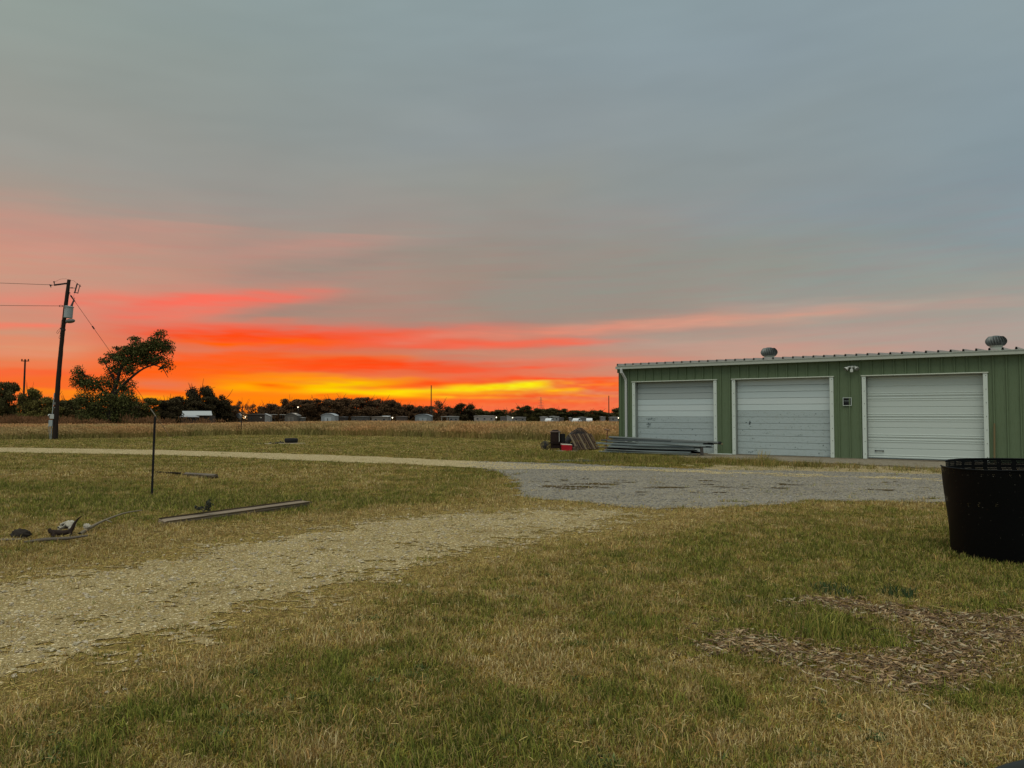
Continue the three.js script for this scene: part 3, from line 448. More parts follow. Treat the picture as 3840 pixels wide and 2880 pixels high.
  [[-9.9, 4.1, 0.3, 1.42, 0.03], [-9.3, 3.6, 0.4, 1.34, -0.03], [-9.6, 4.3, 0.53, 1.15, -0.045], [-8.9, 3.4, 0.6, 0.98, 0.04], [-9.5, 3.9, 0.2, 1.46, -0.02]].forEach(([s, L, y, z, ry], i) => { const o = single('pipe', cyl(0.018 + 0.004 * (i % 3), 0.018, V(0, 0, 0), V(L, 0, 0), 8), i % 2 ? dk : mid, 'thin straight pipe lying loose on the low beam stack', 'pipe', 'thin loose pipes on the beam stack'); o.position.set(...atGarage(s, y, z)); o.rotation.order = 'YXZ'; o.rotation.set(0, GT + ry, -0.012 - 0.008 * (i % 3)); });
  const rp = thing('pipe_post', 'rusty pipe post with a bent top beside the left corner of the garage', 'post', atGarage(-10.15, 0, 0.35), GT);
  mesh('post', limb([[0, 0, 0], [0.06, 0.5, 0], [0.12, 0.98, 0]], [0.03, 0.03]), mat([0.2, 0.09, 0.045], 0.9), rp); mesh('handle', [tube([[-0.02, 1.0, 0], [0.12, 0.98, 0], [0.22, 0.96, 0]], 0.026)], mat([0.24, 0.15, 0.1], 0.8), rp);
}

// ---------------------------------------------------------------- junk beside the garage
{
  const rust = mat([0.022, 0.011, 0.008], 0.9), rustPale = mat([0.22, 0.16, 0.13], 0.8);
  const b = thing('barrel_stove', 'rusty brown drum stove with a pale rim standing in the grass left of the garage', 'barrel stove', [1.96, 0, -34.9], 0.2);
  mesh('drum', [new THREE.LatheGeometry([[0, 0.36], [0.22, 0.36], [0.23, 0.4], [0.225, 0.58], [0.235, 0.6], [0.225, 0.62], [0.225, 0.8], [0.23, 0.84]].map(([x, y]) => new THREE.Vector2(x, y)), 28)], rust, b);
  mesh('rim', [new THREE.TorusGeometry(0.24, 0.016, 8, 28).rotateX(Math.PI / 2).translate(0, 0.84, 0)], rustPale, b);
  mesh('lid', new THREE.LatheGeometry([[0, 0.93], [0.1, 0.93], [0.2, 0.87], [0.235, 0.845], [0, 0.84]].map(([x, y]) => new THREE.Vector2(x, y)), 28), rust, b);
  mesh('base', [rbox(0.56, 0.05, 0.5, 0.06, 0.335, 0, 0.01), rbox(0.5, 0.22, 0.42, 0.08, 0.2, -0.02, 0.02), ...[[-0.16, 0.16], [0.3, 0.16], [-0.16, -0.18], [0.3, -0.18]].map(([x, z]) => cyl(0.025, 0.02, V(x, 0.12, z), V(x, 0, z), 8))], rust, b);
  mesh('pale_strip', rbox(0.025, 0.42, 0.02, 0.13, 0.6, 0.2, 0.006), mat([0.5, 0.48, 0.42], 0.6), b);
  mesh('side_box', rbox(0.2, 0.46, 0.26, 0.34, 0.52, -0.02, 0.02), mat([0.012, 0.011, 0.011], 0.9), b);
  const wireMat = mat([0.06, 0.055, 0.055], 0.7);
  const roll = thing('wire_roll', 'rolled ball of dark wire mesh against the left of the drum stove', 'wire roll', [1.52, 0.21, -35.1]);
  { const R = rng(9), L = []; for (let i = 0; i < 46; i++) { const a = new THREE.Euler(R() * 3, R() * 3, R() * 3), r = 0.13 + R() * 0.1; L.push(new THREE.TorusGeometry(r, 0.004, 4, 18).applyMatrix4(M4.makeRotationFromEuler(a)).scale(1.05, 0.95, 0.9)); } mesh('wire', L, wireMat, roll); }
  const net = thing('wire_mesh', 'heap of fine grey wire mesh bulging between the drum stove and the pallet', 'wire mesh', [3.05, 0, -35.75]);
  { const L = [], dome = (u, v) => V((u - 0.5) * 1.55 + 0.1 * Math.sin(v * 5), Math.max(0.01, 0.98 * Math.sin(Math.PI * u) ** 0.7 * (0.55 + 0.45 * Math.sin(Math.PI * v)) + 0.05 * Math.sin(u * 17 + v * 9)), (v - 0.5) * 0.8 + 0.06 * Math.sin(u * 8));
    for (let k = 0; k < 3; k++) for (let i = 0; i <= 60; i++) { const u = i / 60, pts = []; for (let j = 0; j <= 8; j++) pts.push(dome(u, j / 8).multiplyScalar(1 - k * 0.09)); L.push(tube(pts, 0.0042, 8, 3)); }
    for (let k = 0; k < 3; k++) for (let j = 0; j <= 30; j++) { const pts = []; for (let i = 0; i <= 12; i++) pts.push(dome(i / 12, j / 30).multiplyScalar(1 - k * 0.09)); L.push(tube(pts, 0.0042, 14, 3)); }
    mesh('wire', L, wireMat, net); mesh('tarp', (() => { const g = new THREE.SphereGeometry(0.5, 16, 10, 0, 6.3, 0, 1.57), P = g.attributes.position; for (let i = 0; i < P.count; i++) { const q = 1 + 0.15 * n3(P.getX(i) * 4, P.getY(i) * 4, P.getZ(i) * 4); P.setXYZ(i, P.getX(i) * 1.15 * q - 0.1, P.getY(i) * 0.66 * q, P.getZ(i) * 0.6 * q); } g.computeVertexNormals(); return g; })(), mat([0.014, 0.018, 0.018], 0.8), net); }
  const can = thing('storage_tub', 'red plastic tub with a pale lid, dented, in front of the drum stove', 'tub', [2.42, 0, -34.15], 0.1);
  mesh('body', (() => { const g = new RoundedBoxGeometry(0.48, 0.28, 0.34, 4, 0.03), P = g.attributes.position; for (let i = 0; i < P.count; i++) { const x = P.getX(i), y = P.getY(i), z = P.getZ(i), k = 0.9 + 0.35 * (y + 0.14); let d = 0; if (x > 0.02 && z > 0) d = 0.07 * Math.sin(Math.min(1, (x - 0.02) / 0.15) * 1.57) * (0.3 + y); P.setXYZ(i, x * k, y + (x > 0.12 ? -0.04 * (x - 0.12) * 5 * (y > 0 ? 1 : 0) : 0), z * k - d); } g.computeVertexNormals(); return g.translate(0, 0.14, 0); })(), mat([0.42, 0.012, 0.022], 0.4), can);
  mesh('lid', rbox(0.47, 0.03, 0.34, -0.01, 0.295, -0.02, 0.012, 0.04, 0, -0.05), mat([0.55, 0.48, 0.38], 0.6), can);
  const pl = mat([0.32, 0.29, 0.24], 0.9);
  single('board', rbox(0.34, 0.03, 0.2, 0, 0.02, 0, 0.006), pl, 'pale board lying flat left of the red tub', 'board').position.set(2.12, 0, -33.95);
  single('board', rbox(0.32, 0.025, 0.1, 0, 0.02, 0, 0.006), mat([0.42, 0.38, 0.3], 0.9), 'pale board lying flat between the red tub and the pallet', 'board').position.set(2.72, 0, -33.85);
  single('wood_block', [rbox(0.18, 0.16, 0.14, 0, 0.08, 0, 0.02, 0, 0.4), rbox(0.14, 0.1, 0.12, 0.06, 0.2, 0, 0.02, 0, 0.9)], mat([0.14, 0.1, 0.07], 0.9), 'small stack of brown blocks between the red tub and the pallet', 'block').position.set(2.78, 0, -34.3);
  // pallet: local x along its foot, y up the slats
  const pal = thing('pallet', 'weathered wooden pallet of narrow slats leaning against the wire heap', 'pallet', [2.86, 0.02, -34.35]);
  const pw = [mat([0.17, 0.13, 0.08], 0.95), mat([0.12, 0.08, 0.05], 0.95), mat([0.07, 0.046, 0.032], 0.95)];
  const foot = V(1.15, 0, -0.95).normalize(), up = V(-0.44, 0.83, -0.47).normalize(), nrm = foot.clone().cross(up).normalize();
  pal.quaternion.setFromRotationMatrix(new THREE.Matrix4().makeBasis(foot, nrm.clone().cross(foot).normalize(), nrm));
  const R = rng(6); for (let k = 0; k < 11; k++) mesh('slat', rbox(k % 4 === 0 ? 0.11 : 0.068, 0.86 + R() * 0.03, 0.022, 0.05 + k * 0.136, 0.43, 0.06, 0.004, 0, 0, (R() - 0.5) * 0.02), pw[k % 4 === 0 ? 0 : 1 + (k % 2)], pal);
  for (const y of [0.06, 0.42, 0.8]) mesh('stringer', rbox(1.48, 0.09, 0.045, 0.72, y, 0.02, 0.004), pw[2], pal);
}
// pale sand and dark gravel patch on the way to the stack
sheet('sand_patch', (x, z) => 0.42 * (1 - ((x - 3.35) / 1.25) ** 2 - ((z + 28.3) / 0.55) ** 2) + 0.16 * fbm(x * 1.2, z * 2 + 3, 3), [1.6, 5.4, -29.6, -27.2], 0.09, 0.014, mat([1.6, 1.5, 1.3], 1, { map: laneColor, specularIntensity: 0.2 }), 'pale sandy patch in the grass before the beam stack', 'sand');
sheet('asphalt_patch', (x, z) => 0.42 * (1 - ((x - 2.5) / 1.35) ** 2 - ((z + 27.05) / 0.5) ** 2) + 0.14 * fbm(x * 1.2 + 9, z * 2 + 3, 3), [0.8, 4.4, -28, -26.2], 0.09, 0.018, mat([0.52, 0.53, 0.56], 1, { map: lotTex.color, specularIntensity: 0.2 }), 'dark grey gravel patch in the grass beside the lane', 'gravel');

// tyre and boards out on the lawn
{
  const t = thing('tyre', 'black tyre lying flat on boards far out on the lawn', 'tyre', [-12.17, 0.05, -42.5]);
  mesh('tread', [new THREE.LatheGeometry([[0.2, 0.02], [0.3, 0], [0.345, 0.03], [0.36, 0.08], [0.365, 0.13], [0.36, 0.18], [0.345, 0.23], [0.3, 0.26], [0.2, 0.24], [0.21, 0.2], [0.28, 0.2], [0.28, 0.06], [0.21, 0.06], [0.2, 0.02]].map(([x, y]) => new THREE.Vector2(x, y)), 36)], mat([0.012, 0.012, 0.012], 0.8), t);
  const sandb = mat([0.48, 0.4, 0.28], 0.9), bw = mat([0.1, 0.08, 0.055], 0.9), put = (g, m, label, x, z, ry = 0, name = 'board', cat = 'board') => { const o = single(name, g, m, label, cat); o.position.set(x, 0, z); o.rotation.y = ry; };
  put(rbox(1.15, 0.05, 0.2, 0, 0.03, 0, 0.008), sandb, 'pale board lying under the tyre', -12.2, -42.25, 0.03);
  put(rbox(0.42, 0.05, 0.16, 0, 0.03, 0, 0.008), sandb, 'short pale board on the grass right of the tyre', -11.55, -42.2, -0.05);
  put(rbox(0.38, 0.05, 0.14, 0, 0.03, 0, 0.008), sandb, 'pale board in the debris left of the tyre', -13.25, -41.9, 0.04);
  put(rbox(0.52, 0.03, 0.06, 0, 0.03, 0, 0.008), bw, 'dark thin stick at the far left of the tyre debris', -13.8, -41.7, 0.02, 'stick', 'stick');
  put([rbox(0.4, 0.1, 0.3, 0, 0.06, 0, 0.04, 0, 0, 0.12), rbox(0.1, 0.04, 0.08, 0.02, 0.15, 0, 0.01, 0, 0, -0.4)], mat([0.05, 0.045, 0.03], 0.9), 'dark crumpled heap just left of the tyre', -12.75, -42.35, 0, 'debris_heap', 'debris');
  put([rbox(0.3, 0.05, 0.1, 0, 0.06, 0, 0.02, 0, 0.3, -0.3), rbox(0.08, 0.12, 0.08, 0.2, 0.05, 0, 0.02, 0.3, 0, 0.3)], bw, 'broken brown piece of wood among the tyre debris', -13.05, -41.95, 0.3, 'wood_scrap', 'wood scrap');
}

// ---------------------------------------------------------------- steel post, timbers, skull, sticks
const rodMat = mat([0.014, 0.013, 0.013], 0.7);
{
  const p = thing('steel_post', 'black studded steel post standing alone in the lawn on the left', 'post', [-7.36, 0, -15.8], 0.6);
  const T = strip([[-0.022, 0], [0.022, 0], [0.022, 0.006], [0.003, 0.006], [0.003, 0.03], [-0.003, 0.03], [-0.003, 0.006], [-0.022, 0.006]], 1.72).rotateX(-Math.PI / 2).translate(0, -0.12, 0);
  mesh('stem', T, rodMat, p); const st = []; for (let y = 0.1; y < 1.57; y += 0.054) st.push(rbox(0.02, 0.016, 0.016, 0, y, 0.006, 0.004)); mesh('stud', st, rodMat, p).rotation.y = 0; p.rotation.z = -0.02;
  const timber = (seed, tint) => mat(tint, 0.95, { map: canvasTex(1024, 128, (g, w, h) => { const R = rng(seed); g.fillStyle = '#d8d4cc'; g.fillRect(0, 0, w, h); for (let i = 0; i < 190; i++) { g.strokeStyle = `rgba(${pick(R, ['90,80,66', '60,52,42', '236,230,220', '140,128,108'])},${0.2 + R() * 0.5})`; g.lineWidth = 0.6 + R() * 2; const y = R() * h, x = R() * w; g.beginPath(); g.moveTo(x, y); g.bezierCurveTo(x + 60, y + R() * 4 - 2, x + 120, y + R() * 6 - 3, x + 80 + R() * 260, y + R() * 6 - 3); g.stroke(); } }) });
  const rough = (L, h, d, seed) => { const g = new RoundedBoxGeometry(L, h, d, 6, 0.03), P = g.attributes.position; for (let i = 0; i < P.count; i++) { const x = P.getX(i), y = P.getY(i), z = P.getZ(i), e = sstep(0.38, 0.5, Math.abs(x) / L), q = n3(x * 1.6 + seed, y * 9, z * 9) * 0.012 + e * n3(seed, y * 20, z * 20) * 0.06; P.setXYZ(i, x + q * Math.sign(x), y + q * 0.7 - e * (x < 0 ? 0.03 : 0), z + q); } g.computeVertexNormals(); return g; };
  const tie = single('railroad_tie', (() => { const list = []; const n = 9; for (let k = 0; k < 1; k++) list.push(rough(2.7, 0.14, 0.25, 3)); return list; })(), timber(15, [0.4, 0.33, 0.25]), 'weathered grey railroad tie lying in the straw at the edge of the drive', 'railroad tie');
  tie.position.set(-4.45, 0.035, -12.68); tie.rotation.order = 'YXZ'; tie.rotation.set(0.2, 0.95, 0.004);
  const tie2 = single('plank', rough(1.55, 0.09, 0.2, 8), timber(16, [0.24, 0.21, 0.17]), 'weathered plank lying in the lawn behind the steel post', 'plank'); tie2.position.set(-8.15, 0.06, -20.15); tie2.rotation.y = -0.7 + 0.0;
  const tie3 = single('plank', rough(1.3, 0.05, 0.14, 4), timber(17, [0.07, 0.06, 0.05]), 'dark sunken plank end in the bare patch right of the steel post', 'plank'); tie3.position.set(-9.5, 0.03, -21.35); tie3.rotation.y = -0.7;
  // dead plant on the tie
  const pl = thing('dead_plant', 'small dark dried plant standing on the railroad tie', 'plant', [-4.83, 0.115, -12.12]); const R = rng(21), leaves = [], stems = [];
  for (let i = 0; i < 9; i++) { const a = R() * 6.28, l = 0.07 + R() * 0.09, tip = V(Math.cos(a) * l, 0.03 + R() * 0.16, Math.sin(a) * l * 0.7); stems.push(tube([[0, 0, 0], [tip.x * 0.4, tip.y * 0.7, tip.z * 0.4], tip], 0.004, 6, 4)); for (let k = 0; k < 5; k++) { const g = new THREE.ConeGeometry(0.018, 0.05, 4).rotateX(R() * 6).rotateY(R() * 6).translate(tip.x * (0.6 + R() * 0.6), tip.y * (0.6 + R() * 0.5), tip.z * (0.6 + R() * 0.6)); leaves.push(g); } }
  mesh('stem', stems, mat([0.1, 0.085, 0.06], 0.9), pl); mesh('leaf', leaves, mat([0.045, 0.05, 0.035], 0.9), pl);
  // skull of a horned animal with driftwood
  const sk = thing('animal_skull', 'bleached animal skull resting on dark driftwood in the straw', 'skull', [-6.1, 0.015, -10.62], -0.5), bone = mat([0.4, 0.37, 0.29], 0.85), hole = mat([0.02, 0.015, 0.01], 1);
  const blob = (sx, sy, sz, x, y, z, seed, amp = 0.12) => { const g = new THREE.SphereGeometry(1, 22, 16), P = g.attributes.position; for (let i = 0; i < P.count; i++) { const q = 1 + amp * n3(P.getX(i) * 1.7 + seed, P.getY(i) * 1.7, P.getZ(i) * 1.7); P.setXYZ(i, P.getX(i) * sx * q, P.getY(i) * sy * q, P.getZ(i) * sz * q); } g.computeVertexNormals(); return g.translate(x, y, z); };
  mesh('cranium', [blob(0.075, 0.06, 0.062, 0.05, 0.115, -0.01, 1, 0.2), blob(0.1, 0.042, 0.045, -0.05, 0.1, 0.0, 4, 0.2), blob(0.05, 0.026, 0.03, -0.14, 0.066, 0.012, 6, 0.2), limb([[0.06, 0.13, 0.05], [0.0, 0.085, 0.075], [-0.06, 0.075, 0.06], [-0.13, 0.06, 0.03]], [0.012, 0.014, 0.012, 0.01], 7, 10), limb([[0.05, 0.16, -0.01], [-0.02, 0.145, 0.02], [-0.07, 0.12, 0.05]], [0.02, 0.016, 0.01], 7, 8), blob(0.035, 0.03, 0.03, 0.11, 0.075, 0.02, 9, 0.25)], bone, sk);
  mesh('eye_socket', [blob(0.024, 0.018, 0.014, -0.01, 0.112, 0.046, 3, 0.1), blob(0.022, 0.01, 0.012, -0.14, 0.074, 0.036, 5, 0.1), blob(0.028, 0.016, 0.014, 0.07, 0.09, 0.052, 7, 0.2)], hole, sk);
  mesh('teeth', Array.from({ length: 7 }, (_, k) => rbox(0.011, 0.018, 0.012, -0.12 + k * 0.018, 0.05 + k * 0.003, 0.048, 0.003)), bone, sk);
  const rock = single('bone_fragment', blob(0.05, 0.035, 0.035, 0, 0.05, 0, 14, 0.3), bone, 'pale bone piece lying just right of the animal skull', 'bone'); rock.position.set(-5.9, 0.04, -10.75);
  const dw = single('driftwood', [limb([[-0.13, 0.06, 0.06], [-0.06, 0.05, 0.07], [0.04, 0.05, 0.06], [0.1, 0.08, 0.03], [0.13, 0.17, 0.0], [0.17, 0.23, -0.02], [0.21, 0.26, -0.02]], [0.03, 0.036, 0.034, 0.03, 0.022, 0.014, 0.006], 8, 26), limb([[-0.17, 0.1, 0.08], [-0.13, 0.06, 0.09], [-0.04, 0.02, 0.08]], [0.022, 0.034, 0.022]), limb([[0.1, 0.08, 0.03], [0.1, 0.03, 0.06], [0.11, 0, 0.08]], [0.026, 0.022]), limb([[-0.08, 0.06, 0.08], [-0.09, 0.0, 0.12]], [0.035, 0.03])], mat([0.026, 0.016, 0.011], 0.9), 'dark gnarled driftwood with a horn-like branch around the skull', 'driftwood'); dw.position.set(-6.06, 0, -10.5);
  const branch = single('stick', [limb([[0, 0.02, 0], [-0.02, 0.06, -0.4], [0.0, 0.1, -0.8], [0.12, 0.15, -1.2], [0.28, 0.16, -1.45]], [0.026, 0.022, 0.016, 0.012, 0.007]), limb([[0.02, 0.1, -0.8], [0.14, 0.08, -0.7]], [0.01, 0.005])], mat([0.2, 0.165, 0.11], 0.95), 'long pale bent branch lying right of the skull', 'stick'); branch.position.set(-5.86, 0, -10.5); branch.rotation.y = 0.1;
  const st2 = single('stick', [limb([[-0.24, 0.01, 0.1], [0, 0.03, 0], [0.2, 0.03, -0.08], [0.42, 0.05, -0.2]], [0.014, 0.024, 0.022, 0.012])], mat([0.12, 0.1, 0.075], 0.95), 'dark split stick lying in the straw before the skull', 'stick'); st2.position.set(-6.0, 0, -10.0);
  const st3 = single('stick', [limb([[-0.4, 0.02, 0.15], [-0.1, 0.04, 0.04], [0.2, 0.03, -0.12]], [0.02, 0.018, 0.01])], mat([0.22, 0.19, 0.14], 0.95), 'pale stick at the left edge below the stump', 'stick'); st3.position.set(-6.55, 0, -9.9);
  const stump = single('log_stump', (() => { const g = blob(0.115, 0.075, 0.08, 0, 0.045, 0, 20, 0.3); return g; })(), mat([0.03, 0.024, 0.018], 0.95), 'dark short log stump in the straw left of the skull', 'stump'); stump.position.set(-6.5, 0, -10.25);
}

// ---------------------------------------------------------------- black perforated bin
{
  const holes = canvasTex(1024, 1024, (g, w, h) => { g.fillStyle = '#fff'; g.fillRect(0, 0, w, h); g.fillStyle = '#000'; for (const y0 of [26, 366]) for (let bx = 0; bx < 4; bx++) for (let j = 0; j < 3; j++) for (let i = 0; i < 8; i++) { g.beginPath(); g.ellipse(bx * 256 + 44 + i * 22 + (j % 2) * 11, y0 + j * 19, 3.3, 3.3, 0, 0, 7); g.fill(); } }, 1, 1, false); // rows of small hole patches
  const holesIn = canvasTex(1024, 1024, (g, w, h) => { g.fillStyle = '#fff'; g.fillRect(0, 0, w, h); g.fillStyle = '#000'; for (let y0 = 26; y0 < 1000; y0 += 85) for (let bx = 0; bx < 4; bx++) for (let j = 0; j < 3; j++) for (let i = 0; i < 8; i++) { g.beginPath(); g.ellipse(bx * 256 + 44 + i * 22 + (j % 2) * 11, y0 + j * 19, 3.3, 3.3, 0, 0, 7); g.fill(); } }, 1, 1, false);
  const scuffs = canvasTex(1024, 1024, (g, w, h) => { const R = rng(61); g.fillStyle = '#0b0c0b'; g.fillRect(0, 0, w, h); for (let i = 0; i < 260; i++) { g.fillStyle = `rgba(${pick(R, ['92,88,78', '60,58,52', '120,116,104', '48,36,26'])},${0.25 + R() * 0.6})`; const s = 1 + R() ** 4 * 7; g.fillRect(R() * w, R() * h, s * (1 + R() * 3), s); } for (let i = 0; i < 400; i++) { g.fillStyle = `rgba(58,46,30,${0.1 + R() * 0.3})`; g.fillRect(R() * w, h - R() * R() * 130, 1 + R() * 5, 1 + R() * 5); } });
  const plasticOf = (a) => mat([1, 1, 1], 0.55, { map: scuffs, alphaMap: a, alphaTest: 0.5, specularIntensity: 0.14 }), plastic = plasticOf(holes);
  const bin = thing('compost_bin', 'large black perforated plastic bin standing in the grass at the right edge', 'compost bin', [6.14, 0, -8.95]);
  const wall = (a0, a1, rb, rt, h, y0 = 0) => { const n = 72, m = 8, p = [], uv = [], I = []; for (let j = 0; j <= m; j++) for (let i = 0; i <= n; i++) { const a = lerp(a0, a1, i / n), t = j / m, dent = 0.007 * n2(a * 1.5, t * 1.5), r = lerp(rb, rt, t) + dent, hh = typeof h === 'function' ? h(a) : h; p.push(Math.cos(a) * r, y0 + hh * t, Math.sin(a) * r); uv.push((a * 0.95) / 0.68, t); } for (let j = 0; j < m; j++) for (let i = 0; i < n; i++) { const q = j * (n + 1) + i; I.push(q, q + n + 1, q + 1, q + 1, q + n + 1, q + n + 2); } const g = new THREE.BufferGeometry(); g.setAttribute('position', new THREE.Float32BufferAttribute(p, 3)); g.setAttribute('uv', new THREE.Float32BufferAttribute(uv, 2)); g.setIndex(I); g.computeVertexNormals(); return g; };
  // angle 0 = +x, pi/2 = +z (towards the viewer), pi = left, 3pi/2 = away
  mesh('outer_sheet', wall(-0.9, 3.66, 0.93, 1.02, (a) => 1.02 + 0.05 * sstep(3.0, 1.6, a)), plastic, bin);
  mesh('inner_sheet', wall(3.62, 5.5, 0.93, 0.97, 1.075), plasticOf(holesIn), bin);
  const rim = (a0, a1, r, h) => { const pts = []; for (let i = 0; i <= 40; i++) { const a = lerp(a0, a1, i / 40); pts.push(V(Math.cos(a) * r, h(a), Math.sin(a) * r)); } return tube(pts, 0.009, 60, 6); };
  mesh('rim', [rim(-0.9, 3.66, 1.02, (a) => 1.02 + 0.05 * sstep(3.0, 1.6, a)), rim(3.62, 5.5, 0.97, () => 1.075)], mat([0.004, 0.0045, 0.004], 0.5, { specularIntensity: 0.2 }), bin);
  const h = single('garden_hose', tube([[1.9, 0.02, -3.3], [2.2, 0.03, -3.52], [2.5, 0.035, -3.62], [2.9, 0.03, -3.66], [3.4, 0.02, -3.5]], 0.035, 40, 10), mat([0.02, 0.022, 0.018], 0.5), 'black rubber hose curving through the bottom right corner', 'hose');
}

// ---------------------------------------------------------------- trees
function leaves(blobs, size, seed, per = 60, flat = 0.8) { // blobs: x, y, z, rx, ry, rz, density
  const R = rng(seed), p = [], c = [], q = new THREE.Quaternion(), e = new THREE.Euler(), v = V();
  for (const [bx, by, bz, rx, ry, rz, d = 1] of blobs) {
    const n = Math.round(per * d * Math.cbrt(rx * ry * rz) ** 2 / size / size * 0.5);
    for (let i = 0; i < n; i++) {
      let x, y, z, l; do { x = R() * 2 - 1; y = R() * 2 - 1; z = R() * 2 - 1; l = Math.hypot(x, y, z); } while (l > 1 || l < 0.05);
      const r = Math.pow(R(), 0.42) / l * (0.9 + 0.28 * n3(bx + x * 2, by + y * 2, bz + z * 2)); const cx = bx + x * r * rx, cy = by + y * r * ry, cz = bz + z * r * rz;
      if (cy < 0) continue;
      const s = size * (0.6 + R() * 0.8), tone = 0.7 + R() * 0.6;
      q.setFromEuler(e.set((R() - 0.5) * 3 * flat, R() * 6.28, (R() - 0.5) * 3));
      const k = [[-0.5, 0, 0], [0, 0.06, 0.3], [0.55, 0, 0.02], [0, -0.04, -0.3]].map((a) => v.set(a[0] * s, a[1] * s, a[2] * s).applyQuaternion(q).clone());
      for (const t of [0, 1, 2, 0, 2, 3]) { p.push(cx + k[t].x, cy + k[t].y, cz + k[t].z); c.push(tone * (0.94 + 0.12 * R()), tone, tone * 0.9); }
    }
  }
  const g = new THREE.BufferGeometry(); g.setAttribute('position', new THREE.Float32BufferAttribute(p, 3)); g.setAttribute('color', new THREE.Float32BufferAttribute(c, 3)); g.computeVertexNormals(); return g;
}
const leafMat = (c) => mat(c, 0.95, { vertexColors: true, specularIntensity: 0.2 });
const barkMat = mat([0.03, 0.022, 0.016], 0.95);
const tones = [leafMat([0.055, 0.042, 0.022]), leafMat([0.13, 0.112, 0.034]), leafMat([0.085, 0.074, 0.03]), leafMat([0.125, 0.074, 0.042])];  // last tone has the reddish dusk haze mixed into its leaf colour
{
  const t = thing('leaning_tree', 'tall leaning tree with a wind-swept crown against the sunset, behind the tall grass', 'tree', [-44.5, drop(-85), -85]);
  const o = -drop(-85);
  const trunkPts = [[[0, -0.2, 0], [0.2, 1.6, 0.1], [0.3, 3.4, 0], [0.8, 5.4, -0.1], [1.6, 7.4, 0.2], [3.2, 8.8, 0.1], [4.4, 9.6, 0]], [[0.25, 2.4, 0], [0.9, 4, 0.3], [2.4, 5.6, 0.4], [3.9, 6.8, 0.2], [5.6, 7.4, 0], [6.8, 7.7, -0.2]], [[0.1, 2.8, 0], [-0.6, 4, -0.3], [-1.6, 5, -0.2], [-3, 5.6, 0]], [[0.7, 5.2, 0], [0.2, 6.4, 0.3], [-0.6, 7.6, 0.2]], [[5, 7.2, 0.1], [6, 6.8, 0.4], [6.6, 5.8, 0.3]], [[3, 8.6, 0], [4.8, 9.6, -0.3], [5.8, 10.7, -0.2]], [[0, 1.4, 0], [-0.8, 2.4, 0.2], [-2.4, 3.2, 0.4]], [[0.2, 1.6, 0], [1.4, 2.6, -0.2], [2.6, 3.4, -0.3]]];
  const rad = [[0.42, 0.34, 0.26, 0.2, 0.14, 0.08, 0.04], [0.24, 0.2, 0.15, 0.11, 0.07, 0.03], [0.2, 0.15, 0.1, 0.04], [0.12, 0.08, 0.03], [0.07, 0.05, 0.02], [0.1, 0.06, 0.02], [0.14, 0.1, 0.04], [0.14, 0.1, 0.04]];
  mesh('trunk', trunkPts.slice(0, 2).map((p, i) => limb(p.map(([x, y, z]) => [x, y + o * 0.2, z]), rad[i], 8, 20)), barkMat, t);
  const R = rng(100), tw = trunkPts.slice(2).map((p, i) => limb(p, rad[i + 2], 6, 12));
  const blobs = [[1.6, 7.7, 0, 1.5, 1.1, 1.3, 1], [3.4, 8.8, 0, 1.8, 1.2, 1.4, 1.15], [5.2, 9.4, 0, 1.4, 1.2, 1.2, 1], [5.7, 10.6, 0, 0.9, 0.5, 0.7, 0.45], [6.5, 9.0, 0, 0.8, 1.2, 0.8, 0.45], [6.5, 7.1, 0, 0.9, 1.0, 0.7, 0.28], [3.6, 7.6, 0, 1.7, 0.8, 1.1, 0.75], [5.2, 7.9, 0, 1.1, 0.7, 0.9, 0.6], [0.5, 8.1, 0, 1.2, 0.7, 0.9, 0.75], [1.9, 8.8, 0, 1.1, 0.6, 0.9, 0.8], [2.2, 6.6, 0, 1.2, 0.8, 0.9, 0.5], [-0.7, 7.6, 0, 0.9, 0.5, 0.7, 0.5], [0.4, 6.6, 0, 1.2, 0.9, 1, 0.5], [2.6, 10.1, 0, 0.9, 0.35, 0.6, 0.5], [0.6, 9.0, 0, 0.5, 0.35, 0.4, 0.4], [-3.2, 6.3, 0, 0.8, 0.9, 0.8, 0.5], [-3.4, 5.3, 0, 1.4, 1.0, 1.1, 0.6], [-2, 5.0, 0, 1.5, 1.1, 1.2, 0.62], [-0.2, 5.2, 0, 1.4, 1.2, 1.2, 0.5], [1.6, 4.8, 0, 1.4, 1.2, 1.2, 0.42], [-2.6, 3.4, 0, 1.5, 1.1, 1.2, 0.55], [-0.3, 3.2, 0, 1.8, 1.4, 1.5, 0.8], [1.9, 3.2, 0, 1.7, 1.3, 1.4, 0.75], [0.8, 1.5, 0, 2.8, 1.1, 1.8, 0.8], [-2.2, 1.6, 0, 1.6, 1, 1.4, 0.6]].map(([x, y, z, a, b, c, d]) => [x, y + o * 0.35, z + (R() - 0.5), a, b, c, d]);
  for (const [x, y, z, a, b] of blobs) for (let k = 0; k < 9; k++) { const an = R() * 6.28, l = 0.6 + R() * 0.5; tw.push(limb([[x * 0.8 + 0.2, y - b * 0.5, z * 0.5], [x + Math.cos(an) * a * l * 0.5, y + (R() - 0.3) * b * 0.6, z], [x + Math.cos(an) * a * l, y + Math.sin(an) * b * l, z + (R() - 0.5) * 0.8]], [0.045, 0.03, 0.012], 4, 7)); }
  mesh('branch', tw, barkMat, t);
  mesh('crown', leaves(blobs, 0.19, 7, 84), leafMat([0.078, 0.08, 0.026]), t);
}
